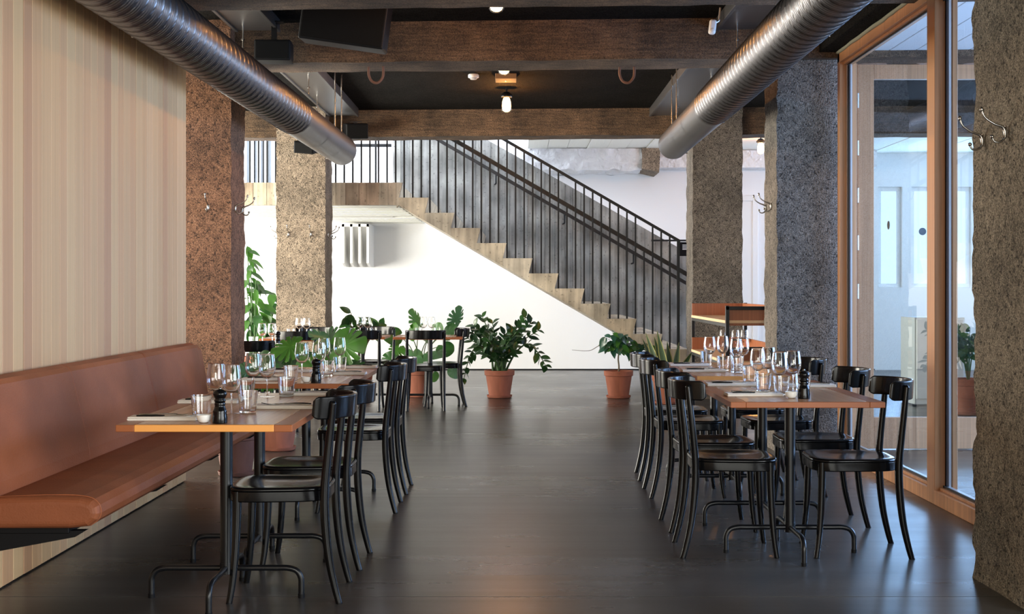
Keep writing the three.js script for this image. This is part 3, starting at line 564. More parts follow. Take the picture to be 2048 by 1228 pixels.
hook(-2.196, EYE + 0.63, -10.38, 0, 'chrome coat hook on the shaded side of the brown column, nearer its back');
hook(-2.60, EYE + 0.62, -14.795, -Math.PI / 2, 'chrome coat hook on the front of the beige column, nearer the bench wall');
hook(-2.345, EYE + 0.62, -14.795, -Math.PI / 2, 'chrome coat hook on the front of the beige column, nearer its shaded side');
hook(-2.178, EYE + 0.62, -14.95, 0, 'chrome coat hook on the shaded side of the beige column, nearer its front');
hook(-2.178, EYE + 0.62, -15.2, 0, 'chrome coat hook on the shaded side of the beige column, nearer its back');
hook(-2.745, EYE + 0.62, -15.0, Math.PI, 'chrome coat hook on the bright outer side of the beige column');
// ================================================================ BENCH
{
  const b = thing('upholstered_bench', 'long brown leather wall bench with a padded back along the wooden wall', 'bench');
  // cross-sections in (x, y), swept along z with rounded ends
  const backP = [[-2.17, 0.40], [-2.02, 0.40], [-1.985, 0.44], [-1.99, 0.52], [-2.03, 0.7], [-2.065, 0.84], [-2.075, 0.88], [-2.09, 0.90], [-2.12, 0.912], [-2.15, 0.908], [-2.17, 0.895]];
  const seatP = [[-2.1, 0.352], [-1.70, 0.352], [-1.63, 0.36], [-1.597, 0.385], [-1.588, 0.41], [-1.593, 0.44], [-1.615, 0.462], [-1.66, 0.474], [-1.78, 0.478], [-1.95, 0.472], [-2.06, 0.462], [-2.1, 0.45]];
  function pad(poly, z0, z1, r) {
    const s = new THREE.Shape(poly.map(p => new THREE.Vector2(p[0], p[1])));
    const g = new THREE.ExtrudeGeometry(s, { depth: z1 - z0 - 2 * r, bevelEnabled: true, bevelThickness: r, bevelSize: r * 0.9, bevelOffset: -r * 0.9, bevelSegments: 5, curveSegments: 6 });
    g.translate(0, 0, z0 + r); metricUV(g); return g;
  }
  const zs = [-8.46, -7.25, -6.05, -4.9, -3.6];
  for (let i = 0; i < 4; i++) mesh('back_cushion', pad(backP, zs[i] + 0.0005, zs[i + 1] - 0.0005, i === 0 ? 0.03 : 0.006), M.leather, b);
  mesh('back_cushion_end', pad([[-2.172, 0.42], [-2.03, 0.42], [-2.06, 0.7], [-2.09, 0.86], [-2.12, 0.895], [-2.172, 0.89]], -8.62, -8.462, 0.02), M.leather, b);
  mesh('seat_cushion', pad(seatP, -8.5, -4.93, 0.034), M.leather, b);
  mesh('seam', sweep([[-1.63, 0.3605, -4.967], [-1.598, 0.386, -4.967], [-1.5885, 0.41, -4.967], [-1.594, 0.44, -4.967], [-1.616, 0.4625, -4.967], [-1.66, 0.4745, -4.967], [-1.8, 0.4775, -4.967], [-2.0, 0.470, -4.967]], 0.0025, 60, 6), M.leather, b);
  mesh('base_board', rbox(-2.17, -1.72, 0.325, 0.351, -8.45, -4.99, 0.004), M.black_plastic, b);
  for (const z of [-5.02, -6.15, -7.25, -8.3]) mesh('bracket', prism([[-2.17, 0.325], [-1.66, 0.335], [-1.70, 0.31], [-2.05, 0.245], [-2.17, 0.235]], z - 0.02, z + 0.02), M.black_plastic, b);
}

// ================================================================ TABLES
const TH = 0.75, TT = 0.027;
function tableBase(parent, x, z) {
  const p = sub('pedestal', parent, [x, 0, z]);
  mesh('column', [new THREE.CylinderGeometry(0.0255, 0.0255, TH - TT - 0.13, 20).translate(0, (TH - TT + 0.13) / 2 - 0.01, 0), rbox(-0.2, 0.2, TH - TT - 0.007, TH - TT, -0.16, 0.16, 0.003)], M.black_steel, p);
  mesh('hub', new THREE.CylinderGeometry(0.027, 0.027, 0.045, 20).translate(0, 0.122, 0), M.black_steel, p);
  for (let k = 0; k < 4; k++) {
    const a = k * Math.PI / 2, c = Math.cos(a), s = Math.sin(a), q = (r, y) => [r * c, y, r * s];
    mesh('leg', sweep([q(0, 0.122), q(0.1, 0.122), q(0.2, 0.122), q(0.255, 0.121), q(0.288, 0.11), q(0.305, 0.082), q(0.307, 0.05), q(0.307, 0.012)], 0.0125, 36, 12), M.black_steel, p);
    mesh('glide', new THREE.CylinderGeometry(0.014, 0.014, 0.016, 12).translate(0.307 * c, 0.008, 0.307 * s), M.black_plastic, p);
  }
}
function diningTable(label, x0, x1, d0, d1, bases, edge, group) {
  const t = thing('dining_table', label, 'table', [(x0 + x1) / 2, 0, -(d0 + d1) / 2], 0, group);
  const w = (x1 - x0) / 2, l = (d1 - d0) / 2, r = 0.07, c = 0.004;
  const chamfer = (a0, a1, b0, b1) => rbox(a0, a1, TH - TT, TH, b0, b1, 0.003, 1);
  mesh('side_rail', chamfer(-w, -w + r, -l, l), M.table_rail, t);
  mesh('side_rail', chamfer(w - r, w, -l, l), M.table_rail, t);
  mesh('top_panel', chamfer(-w + r, w - r, -l + c, l - 0.012), M.table_top, t);
  mesh('edge_strip', chamfer(-w + r, w - r, l - 0.012, l), edge, t);
  for (const [bx, bd] of bases) tableBase(t, bx - (x0 + x1) / 2, (d0 + d1) / 2 - bd);
  return t;
}
const nearT = 'wooden tables set for dinner';
diningTable('orange wooden table with black pedestals, front one by the leather bench', -1.52, -0.85, 4.92, 6.42, [[-1.19, 5.325], [-1.19, 6.01]], M.table_edge_light, nearT);
diningTable('orange wooden table with black pedestals, rear one by the leather bench', -1.53, -0.895, 7.02, 8.5, [[-1.2, 7.4], [-1.2, 8.1]], M.table_rail, nearT);
diningTable('orange wooden table with black pedestals, front one by the glazing', 0.97, 1.672, 5.9, 7.3, [[1.308, 6.23], [1.308, 6.93]], M.table_rail, nearT);
diningTable('orange wooden table with black pedestals, rear one by the glazing', 0.985, 1.68, 7.62, 9.05, [[1.31, 7.93], [1.31, 8.65]], M.table_edge_light, nearT);
diningTable('small wooden table at the far end of the row, beside the glossy green pot plant', -1.30, -0.575, 13.62, 14.3, [[-0.93, 13.92]], M.table_rail, 'small tables in front of the stair wall');
diningTable('small wooden table in the middle of the far row before the stair wall', -2.01, -1.39, 13.66, 14.3, [[-1.66, 13.95]], M.table_rail, 'small tables in front of the stair wall');
diningTable('small wooden table close to the beige column', -2.62, -2.02, 13.2, 13.88, [[-2.3, 13.55]], M.table_rail, 'small tables in front of the stair wall');
diningTable('small wooden table just behind the reddish-brown column', -2.6, -1.92, 11.08, 11.76, [[-2.24, 11.42]], M.table_rail, 'small tables in front of the stair wall');

// ================================================================ CHAIRS
let chair0;
function makeChair() {
  const t = thing('dining_chair', '', 'chair', [0, 0, 0], 0, 'black wooden dining chairs');
  // seat outline, forward is +x
  const out = (th, s) => { const c = Math.cos(th), q = Math.sin(th), n = 4.2, k = Math.pow(Math.pow(Math.abs(c), n) + Math.pow(Math.abs(q), n), -1 / n); const x = c * k * 0.205, zz = q * k * (0.192 + 0.015 * (c * k)); return [x * s + 0.012, zz * s]; };
  function rings(profile, N = 56) {
    const P = [], U = [], I = [];
    profile.forEach(([s, y, dish]) => { for (let j = 0; j <= N; j++) { const [x, z] = out(j / N * 2 * Math.PI, s); P.push(x, y, z); U.push(x, z); } });
    for (let i = 0; i < profile.length - 1; i++) for (let j = 0; j < N; j++) { const a = i * (N + 1) + j, b = a + N + 1; I.push(a, a + 1, b, b, a + 1, b + 1); }
    const g = new THREE.BufferGeometry(); g.setAttribute('position', new THREE.Float32BufferAttribute(P, 3)); g.setAttribute('uv', new THREE.Float32BufferAttribute(U, 2)); g.setIndex(I); g.computeVertexNormals(); return g;
  }
  mesh('seat', rings([[0.001, 0.4535], [0.25, 0.4535], [0.45, 0.4545], [0.62, 0.4575], [0.76, 0.462], [0.86, 0.4645], [0.94, 0.465], [0.975, 0.4635], [0.995, 0.4595], [1, 0.455], [1, 0.449], [0.9, 0.448], [0.001, 0.448]]), M.black_lacquer, t);
  mesh('seat_frame', rings([[0.90, 0.449], [0.99, 0.449], [0.994, 0.446], [0.994, 0.412], [0.985, 0.407], [0.93, 0.407], [0.92, 0.412], [0.92, 0.449]]), M.black_lacquer, t);
  for (const s of [-1, 1]) {
    const a = mesh('leg', sweep([[0.172, 0.448, s * 0.166], [0.174, 0.34, s * 0.168], [0.18, 0.2, s * 0.172], [0.19, 0.08, s * 0.178], [0.202, 0, s * 0.184]], [0.019, 0.018, 0.0165, 0.0145, 0.0125], 20, 12), M.black_lacquer, t);
    mesh('glide', new THREE.CylinderGeometry(0.0128, 0.0128, 0.005, 10).translate(0.202, 0.0024, s * 0.184), M.black_plastic, a);
    const b = mesh('leg', sweep([[-0.216, 0.802, s * 0.19], [-0.205, 0.70, s * 0.191], [-0.19, 0.56, s * 0.19], [-0.181, 0.45, s * 0.187], [-0.183, 0.33, s * 0.186], [-0.2, 0.17, s * 0.188], [-0.226, 0.05, s * 0.19], [-0.24, 0, s * 0.191]], [0.0125, 0.0155, 0.017, 0.0185, 0.019, 0.0175, 0.0155, 0.0135], 40, 12), M.black_lacquer, t);
    mesh('cap', new THREE.SphereGeometry(0.0125, 12, 8).translate(-0.216, 0.802, s * 0.19), M.black_lacquer, b);
    mesh('glide', new THREE.CylinderGeometry(0.0138, 0.0138, 0.005, 10).translate(-0.24, 0.0024, s * 0.191), M.black_plastic, b);
  }
  // bent backrest: a band of rounded cross-section along a deep arc
  {
    const N = 40, prof = [[-0.006, 0.05], [-0.004, 0.044 + 0.006], [0, 0.052]];
    const cs = []; const hh = 0.046, tt = 0.0065;             // stadium cross-section in (normal, y)
    for (let i = 0; i <= 6; i++) { const a = Math.PI / 2 * i / 3; void a; }
    for (const [sx, y0] of [[1, -hh + tt], [1, hh - tt]]) cs.push([sx * tt, y0]);
    for (let i = 1; i < 6; i++) { const a = Math.PI * i / 6; cs.push([Math.cos(a) * tt, hh - tt + Math.sin(a) * tt]); }
    for (const y0 of [hh - tt, -hh + tt]) cs.push([-tt, y0]);
    for (let i = 1; i < 6; i++) { const a = Math.PI + Math.PI * i / 6; cs.push([Math.cos(a) * tt, -hh + tt + Math.sin(a) * tt]); }
    const K = cs.length, P = [], U = [], I = [];
    const P0 = th => [-0.135 - 0.148 * Math.cos(th), 0.203 * Math.sin(th)];
    for (let i = 0; i <= N; i++) {
      const th = -Math.PI / 2 + Math.PI * i / N, [x, z] = P0(th), e = 1e-3, [xa, za] = P0(th - e), [xb, zb] = P0(th + e), l = Math.hypot(xb - xa, zb - za), nx = (zb - za) / l, nz = -(xb - xa) / l;
      const end = Math.min(i, N - i), sh = end === 0 ? 0.66 : end === 1 ? 0.9 : 1, lean = 0.06;
      for (const [n, y] of cs) { P.push(x + nx * n - (y) * lean, 0.786 + y * sh, z + nz * n); U.push(i / N * 0.6, y); }
    }
    for (let i = 0; i < N; i++) for (let j = 0; j < K; j++) { const a = i * K + j, b = i * K + (j + 1) % K, c = a + K, d = b + K; I.push(a, c, b, b, c, d); }
    for (const [row, flip] of [[0, 0], [N, 1]]) for (let j = 1; j < K - 1; j++) { const o = row * K; flip ? I.push(o, o + j + 1, o + j) : I.push(o, o + j, o + j + 1); }
    const g = new THREE.BufferGeometry(); g.setAttribute('position', new THREE.Float32BufferAttribute(P, 3)); g.setAttribute('uv', new THREE.Float32BufferAttribute(U, 2)); g.setIndex(I); g.computeVertexNormals();
    mesh('backrest', g, M.black_lacquer, t);
  }
  return t;
}
chair0 = makeChair();
let first = true;
function chair(x, d, turn, label) {
  if (first) { first = false; chair0.position.set(x, 0, -d); chair0.rotation.y = turn; chair0.userData.label = label; return; }
  dup(chair0, [x, 0, -d], turn, label);
}
// aisle side of the bench tables, facing the bench
chair(-0.958, 5.41, PI + 0.02, 'black wooden chair on the bench tables\' aisle side, first from the camera');
chair(-0.945, 6.03, PI - 0.01, 'black wooden chair on the bench tables\' aisle side, second from the camera');
chair(-0.925, 7.5, PI + 0.01, 'black wooden chair on the bench tables\' aisle side, third from the camera');
chair(-0.92, 8.17, PI, 'black wooden chair on the bench tables\' aisle side, fourth from the camera');
// aisle side of the glazing tables
chair(1.022, 6.285, -0.02, 'black wooden chair on the glazing tables\' aisle side, first from the camera');
chair(1.032, 6.925, 0.03, 'black wooden chair on the glazing tables\' aisle side, second from the camera');
chair(1.045, 8.02, 0.02, 'black wooden chair on the glazing tables\' aisle side, third from the camera');
chair(1.05, 8.72, -0.03, 'black wooden chair on the glazing tables\' aisle side, fourth from the camera');
// glazing side
chair(1.612, 6.275, PI - 0.03, 'black wooden chair between table and glazing, first from the camera');
chair(1.622, 7.07, PI - 0.02, 'black wooden chair between table and glazing, second from the camera');
chair(1.62, 8.05, PI + 0.05, 'black wooden chair between table and glazing, third from the camera');
chair(1.6, 8.75, PI, 'black wooden chair between table and glazing, fourth from the camera');
// far tables
chair(-0.955, 13.56, PI / 2 + 0.08, 'black wooden chair seen from behind at the far small table by the pot plants');
chair(-0.80, 14.02, PI + 0.1, 'black wooden chair at the end of the far row, turned sideways to the aisle');
chair(-1.60, 13.54, PI / 2 - 0.02, 'black wooden chair seen from behind at the middle far table');
chair(-1.62, 14.42, -PI / 2 - 0.3, 'black wooden chair behind the middle far table, facing the aisle');
chair(-2.235, 13.28, PI / 2 + 0.05, 'black wooden chair seen from behind in front of the beige column');
chair(-2.2, 14.18, -PI / 2 + 0.2, 'black wooden chair between its table and the beige column');
chair(-2.22, 10.95, PI / 2, 'black wooden chair half hidden behind the reddish-brown column');

// ================================================================ TABLEWARE
const tx = (px, py) => { const d = (EYE - TH) * F / (py - CY); return [(px - CX) * d / F, d]; };
const cache = {};
function proto(kind, make) { return cache[kind] ??= make; }
function place(kind, build, x, y, d, turn, label, group) {
  if (!cache[kind]) { const t = thing(kind, label, build.category, [x, y, -d], turn, group); build.make(t); cache[kind] = t; return t; }
  return dup(cache[kind], [x, y, -d], turn, label, group);
}
const wineGlass = { category: 'wine glass', make(t) {
  mesh('bowl', lathe([[0.0, 0.0875], [0.004, 0.088], [0.014, 0.0905], [0.026, 0.099], [0.0345, 0.112], [0.0385, 0.127], [0.0395, 0.14], [0.0385, 0.158], [0.0355, 0.18], [0.0325, 0.2], [0.0318, 0.204], [0.031, 0.204], [0.0345, 0.18], [0.0376, 0.158], [0.0386, 0.14], [0.0376, 0.127], [0.0335, 0.113], [0.0253, 0.1002], [0.0135, 0.0918], [0, 0.09]], 40), M.bowl_glass, t);
  mesh('stem', lathe([[0.0045, 0.004], [0.0034, 0.014], [0.003, 0.04], [0.003, 0.07], [0.0042, 0.084], [0.006, 0.0885], [0, 0.0885]], 14), M.solid_glass, t);
  mesh('foot', lathe([[0, 0.0012], [0.034, 0.0012], [0.0355, 0.002], [0.034, 0.003], [0.018, 0.0045], [0.006, 0.008], [0.0042, 0.014]], 32), M.wine_glass, t);
} };
const tumbler = { category: 'water glass', make(t) {
  mesh('wall', lathe([[0, 0.001], [0.031, 0.001], [0.0335, 0.004], [0.036, 0.03], [0.0415, 0.092], [0.0408, 0.0928], [0.0398, 0.092], [0.0345, 0.03], [0.032, 0.013], [0.029, 0.0105], [0, 0.0095]], 40), M.bowl_glass, t);
} };
const pepperMill = { category: 'pepper mill', make(t) {
  mesh('body', lathe([[0, 0], [0.0275, 0], [0.0285, 0.003], [0.0285, 0.024], [0.0265, 0.028], [0.0275, 0.033], [0.0255, 0.040], [0.027, 0.045], [0.0245, 0.052], [0.0205, 0.062], [0.0195, 0.068], [0.0215, 0.073], [0.0195, 0.078], [0.02, 0.081], [0, 0.081]], 32), M.black_lacquer, t);
  mesh('head', lathe([[0, 0.081], [0.0195, 0.0815], [0.0222, 0.086], [0.0205, 0.091], [0.0178, 0.0945], [0.0215, 0.099], [0.0255, 0.107], [0.0262, 0.113], [0.0245, 0.121], [0.0185, 0.1275], [0.009, 0.130], [0, 0.1305]], 32), M.black_lacquer, t);
  mesh('nut', lathe([[0, 0.130], [0.005, 0.1302], [0.0055, 0.134], [0.003, 0.138], [0, 0.1385]], 16), M.chrome, t);
} };
const saltBowl = { category: 'salt bowl', make(t) {
  mesh('bowl', lathe([[0, 0.001], [0.014, 0.001], [0.021, 0.006], [0.0265, 0.016], [0.0285, 0.031], [0.0275, 0.0318], [0.0262, 0.031], [0.0242, 0.018], [0.018, 0.009], [0, 0.006]], 28), M.ceramic, t);
  mesh('salt', lathe([[0, 0.025], [0.012, 0.0235], [0.0245, 0.0195], [0, 0.019]], 24), M.salt, t);
} };
const napkin = { category: 'napkin', make(t) {
  const g = new THREE.BufferGeometry(); g.copy(new RoundedBoxGeometry(0.27, 0.012, 0.105, 4, 0.0055)); const p = g.attributes.position;
  for (let i = 0; i < p.count; i++) { const x = p.getX(i), z = p.getZ(i), y = p.getY(i); p.setY(i, y + 0.006 + (y > 0 ? 0.0035 * (tnoise(x * 30 + 20, z * 30 + 20, 512, 512, 501) - 0.3) : 0)); }
  g.computeVertexNormals(); mesh('cloth', g, M.linen, t);
  const f2 = rbox(-0.134, 0.134, 0.0115, 0.0155, -0.05, 0.045, 0.002, 2); mesh('fold', f2, M.linen, t);
} };
// cutlery lies along x; handle towards -x
const knife = { category: 'knife', make(t) {
  mesh('blade', new THREE.ExtrudeGeometry(new THREE.Shape([[0.0, -0.006], [0.09, -0.0085], [0.108, -0.004], [0.112, 0.003], [0.1, 0.006], [0.0, 0.006]].map(q => new THREE.Vector2(q[0], q[1]))), { depth: 0.0014, bevelEnabled: false }).rotateX(-PI / 2), M.chrome, t);
  mesh('handle', sweep([[-0.105, 0.0022, 0], [-0.09, 0.003, 0], [-0.04, 0.003, 0], [0.004, 0.0022, 0]], [0.003, 0.0044, 0.004, 0.003], 16, 8), M.black_lacquer, t);
} };
const fork = { category: 'fork', make(t) {
  mesh('handle', sweep([[-0.105, 0.0025, 0], [-0.06, 0.004, 0], [-0.01, 0.0065, 0], [0.03, 0.004, 0], [0.045, 0.003, 0]], [0.0046, 0.0038, 0.0024, 0.0026, 0.004], 24, 8), M.chrome, t);
  mesh('tines', [-1.5, -0.5, 0.5, 1.5].map(k => sweep([[0.042, 0.003, k * 0.003], [0.06, 0.002, k * 0.0046], [0.08, 0.004, k * 0.005], [0.102, 0.009, k * 0.005]], [0.0018, 0.0016, 0.001], 12, 6)), M.chrome, t);
} };
function setting(x, d, turn, where) {
  place('napkin', napkin, x, TH, d, turn, 'folded cream linen napkin ' + where, 'folded napkins');
  const c = Math.cos(turn), s = Math.sin(turn), off = (lx, lz) => [x + lx * c + lz * s, d - (-lx * s + lz * c)];
  const [kx, kd] = off(0.0, 0.018), [fx, fd] = off(0.0, -0.02);
  place('knife', knife, kx, TH + 0.0158, kd, turn, 'dark-handled knife on the napkin ' + where, 'table knives');
  place('fork', fork, fx, TH + 0.0158, fd, turn, 'steel fork on the napkin ' + where, 'table forks');
}
const A = 'on the front bench table', B = 'on the rear bench table', C = 'on the front glazing table', D = 'on the rear glazing table';
setting(-1.385, 5.11, 0.03, A + ', bench side, nearest the camera');
setting(-1.385, 5.86, 0.02, A + ', bench side, further back');
setting(-0.995, 5.60, PI - 0.03, A + ', chair side, nearest the camera');
setting(-1.0, 6.28, PI + 0.02, A + ', chair side, further back');
setting(-1.40, 7.28, 0.02, B + ', bench side, nearest the camera');
setting(-1.40, 8.0, 0.0, B + ', bench side, further back');
setting(-1.035, 7.76, PI, B + ', chair side, nearest the camera');
setting(-1.04, 8.38, PI - 0.02, B + ', chair side, further back');
setting(1.135, 6.24, 0.03, C + ', aisle side, nearest the camera');
setting(1.135, 6.88, 0.0, C + ', aisle side, further back');
setting(1.525, 6.8, PI, C + ', glazing side');
setting(1.15, 8.03, 0.02, D + ', aisle side, nearest the camera');
setting(1.14, 8.62, 0.04, D + ', aisle side, further back');
setting(1.54, 8.4, PI, D + ', glazing side');
const wg = (x, d, where) => place('wine_glass', wineGlass, x, TH, d, rr(0, 6), 'clear stemmed wine glass ' + where, 'wine glasses');
const tg = (x, d, where) => place('tumbler', tumbler, x, TH, d, rr(0, 6), 'clear straight tumbler ' + where, 'water tumblers');
const pm = (x, d, where) => place('pepper_mill', pepperMill, x, TH, d, rr(0, 6), 'turned black pepper mill ' + where, 'pepper mills');
const sb = (x, d, where) => place('salt_bowl', saltBowl, x, TH, d, 0, 'small white salt bowl ' + where, 'salt bowls');
pm(-1.139, 4.985, A); sb(-1.203, 4.995, A + ' beside the pepper mill');
tg(-1.255, 5.17, A + ' behind the salt bowl'); tg(-1.115, 5.385, A + ' next to the front chair-side napkin'); tg(-1.24, 5.95, A + ' beside the rear bench-side napkin'); tg(-1.10, 6.2, A + ' next to the rear chair-side napkin');
wg(-1.257, 5.43, A + ', front pair, nearer the bench'); wg(-1.172, 5.34, A + ', front pair, nearer the chairs'); wg(-1.272, 6.27, A + ', rear pair, nearer the bench'); wg(-1.185, 6.17, A + ', rear pair, nearer the chairs');
pm(-1.097, 7.10, B); sb(-1.152, 7.11, B + ' beside the pepper mill');
tg(-1.238, 7.12, B + ' at its front edge'); tg(-1.11, 7.6, B + ' in the middle'); tg(-1.085, 7.97, B + ' next to the rear chair-side napkin');
wg(-1.228, 7.42, B + ', front pair, nearer the bench'); wg(-1.142, 7.5, B + ', front pair, nearer the chairs'); wg(-1.21, 8.15, B + ', rear pair, nearer the bench'); wg(-1.125, 8.25, B + ', rear pair, nearer the chairs');
pm(1.344, 6.09, C); sb(1.287, 6.10, C + ' beside the pepper mill');
wg(1.288, 6.38, C + ', front pair, nearer the aisle'); wg(1.377, 6.48, C + ', front pair, nearer the glazing'); wg(1.248, 6.74, C + ', rear pair, nearer the aisle'); wg(1.335, 6.9, C + ', rear pair, nearer the glazing');
tg(1.255, 7.02, C + ' near its rear edge'); tg(1.275, 6.27, C + ' in front of the wine glasses'); tg(1.225, 6.46, C + ' between the two aisle-side napkins'); tg(1.44, 6.55, C + ' on the glazing side');
wg(1.245, 8.4, D + ', left of the cluster by the aisle'); wg(1.345, 8.5, D + ', at the back of the cluster'); wg(1.352, 8.02, D + ', at the front of the cluster'); wg(1.425, 8.2, D + ', nearest the glazing');
tg(1.27, 8.72, D + ' beside the rear aisle-side napkin'); tg(1.285, 8.1, D + ' in front of the wine glasses'); tg(1.40, 8.3, D + ' on the glazing side'); tg(1.34, 7.92, D + ' at its front edge');
// far tables
const FA = 'on the far table by the pot plants', FB = 'on the middle far table', FC = 'on the table by the beige column', FD = 'on the table behind the brown column';
wg(-0.998, 13.9, FA + ', nearer the column'); wg(-0.912, 13.88, FA + ', nearer the aisle'); tg(-1.05, 13.85, FA + ', nearer the column'); tg(-0.85, 13.85, FA + ', nearer the aisle');
wg(-1.68, 13.92, FB + ', nearer the column'); wg(-1.60, 13.9, FB + ', nearer the aisle'); tg(-1.76, 13.85, FB + ', nearer the column'); tg(-1.53, 13.85, FB + ', nearer the aisle');
wg(-2.27, 13.55, FC + ', nearer the bench wall'); wg(-2.19, 13.53, FC + ', nearer the aisle'); tg(-2.34, 13.45, FC + ', nearer the bench wall'); tg(-2.1, 13.45, FC + ', nearer the aisle');
wg(-2.243, 11.45, FD + ', nearer the bench wall'); wg(-2.152, 11.43, FD + ', nearer the aisle'); tg(-2.29, 11.3, FD); pm(-2.12, 11.52, FD); sb(-2.08, 11.4, FD);

// ================================================================ SERVICE STATION
{
  const x0 = 1.72, x1 = 2.235, d0 = 10.72, d1 = 12.8;
  const t = thing('service_station', 'service station with two red-brown trays in a black steel frame', 'service trolley', [0, 0, 0]);
  for (const [x, d] of [[x0, d0], [x1, d0], [x0, d1], [x1, d1]]) mesh('post', rbox(x - 0.001, x + 0.029, 0, 1.12, -d - 0.015, -d + 0.015, 0.003), M.black_steel, t);
  for (const [nm, y, rim] of [['tray', 0.975, 1.115], ['tray', 0.64, 0.78]]) {
    const p = sub(nm, t);
    mesh('tray_floor', rbox(x0, x1, y, y + 0.024, -d1, -d0, 0.002), M.tray_edge, p);
    mesh('end_panel', rbox(x0, x1, y, rim, -d1 + 0.01, -d1 + 0.03, 0.002), M.tray_wood, p);
    mesh('end_panel', rbox(x0 + 0.03, x1, y - 0.02, rim - 0.03, -d0 - 0.03, -d0 - 0.008, 0.002), M.tray_wood, p);
    mesh('back_panel', rbox(x1 - 0.02, x1, y, rim, -d1, -d0, 0.002), M.tray_wood, p);
    mesh('edge_band', rbox(x0 - 0.004, x0, y, y + 0.024, -d1, -d0, 0.001), M.tray_edge, p);
    mesh('crossbar', [rbox(x0, x1, rim - 0.03, rim, -d0 - 0.012, -d0 + 0.015, 0.002), rbox(x0, x0 + 0.03, y - 0.03, y - 0.001, -d1, -d0, 0.002)], M.black_steel, p);
  }
  for (const [x, d, w] of [[1.97, 12.4, 'nearest the stair'], [2.065, 12.3, 'in the middle'], [2.16, 12.35, 'nearest the grey column']]) place('wine_glass', wineGlass, x, 0.665, d, 0, 'clear stemmed wine glass on the lower service tray, ' + w, 'wine glasses');
}

// ================================================================ PLANTS
function leafGeo(len, wid, fold = 0.25, curl = 0.25, n = 6, sharp = 0.85) {
  const P = [], I = [], U = [];
  for (let i = 0; i <= n; i++) { const t = i / n, w = wid * 0.5 * Math.pow(Math.sin(PI * Math.pow(t, sharp)), 0.9) + 0.0004, y = -curl * len * t * t; for (const s of [-1, 0, 1]) { P.push(s * w, y + Math.abs(s) * w * fold, t * len); U.push(s, t); } }
  for (let i = 0; i < n; i++) for (const k of [0, 1]) { const a = i * 3 + k; I.push(a, a + 3, a + 1, a + 1, a + 3, a + 4); }
  const g = new THREE.BufferGeometry(); g.setAttribute('position', new THREE.Float32BufferAttribute(P, 3)); g.setAttribute('uv', new THREE.Float32BufferAttribute(U, 2)); g.setIndex(I); g.computeVertexNormals(); return g;
}
function monsteraGeo(size, cuts = 5, droop = 0.35, s = 1) {   // heart shape with slits, stalk at the origin, tip towards +z
  const P = [0, 0, size * 0.3], I = [], U = [0, 0], N = 132;
  for (let i = 0; i <= N; i++) {
    const th = -PI + 2 * PI * i / N, a = Math.abs(th);
    let r = size * (0.56 - 0.10 * Math.cos(a) * Math.cos(a) + 0.16 * Math.pow(Math.max(0, Math.cos(a)), 3)) * (a > 2.75 ? 0.45 + 0.55 * (PI - a) / 0.39 * -1 + 0.55 : 1);
    if (a > 2.75) r = size * (0.46 - 0.30 * (a - 2.75) / 0.39);
    if (cuts) for (let k = 0; k < cuts; k++) { const c = 0.55 + k * 0.42, q = Math.abs(a - c); if (q < 0.085) r *= 0.48 + 0.52 * (q / 0.085); }
    const x = Math.sin(th) * r, z = size * 0.3 + Math.cos(th) * r;
    P.push(x, -droop * (x * x * 0.8 + (z > 0 ? z * z * 0.5 : 0)) / size + 0.05 * size * Math.abs(Math.sin(th * 3 + s)), z); U.push(x, z);
  }
  for (let i = 1; i <= N; i++) I.push(0, i, i + 1);
  const g = new THREE.BufferGeometry(); g.setAttribute('position', new THREE.Float32BufferAttribute(P, 3)); g.setAttribute('uv', new THREE.Float32BufferAttribute(U, 2)); g.setIndex(I); g.computeVertexNormals(); return g;
}
const _m = new THREE.Matrix4();
function leaf(parent, geo, mat, pos, dir, up = V3(0, 1, 0), name = 'leaf', k = 1) {
  const z = dir.clone().normalize(); let x = up.clone().cross(z); if (x.lengthSq() < 1e-4) x = V3(1, 0, 0).cross(z); x.normalize(); const y = z.clone().cross(x);
  const m = mesh(name, geo, mat, parent); m.position.copy(pos); m.quaternion.setFromRotationMatrix(_m.makeBasis(x, y, z)); m.scale.setScalar(k); return m;
}
function potGeo(R, h) { return lathe([[0, 0.012], [R * 0.68, 0.012], [R * 0.7, 0.016], [R * 0.92, h * 0.80], [R * 0.93, h * 0.805], [R * 0.985, h * 0.815], [R, h * 0.83], [R * 1.02, h - 0.006], [R * 1.01, h], [R * 0.95, h], [R * 0.93, h - 0.01], [R * 0.9, h * 0.86], [0, h * 0.86]], 48); }
function pot(parent, R, h, mat = M.terracotta) {
  mesh('pot', potGeo(R, h), mat, parent);
  mesh('saucer', lathe([[0, 0], [R * 0.74, 0], [R * 0.82, 0.008], [R * 0.86, 0.03], [R * 0.84, 0.032], [R * 0.8, 0.028], [R * 0.76, 0.012], [0, 0.01]], 48), mat, parent);
  mesh('soil', new THREE.CircleGeometry(R * 0.915, 32).rotateX(-PI / 2).translate(0, h * 0.885, 0), M.soil, parent);
}
const L = (o, v) => v.clone().sub(o.position);
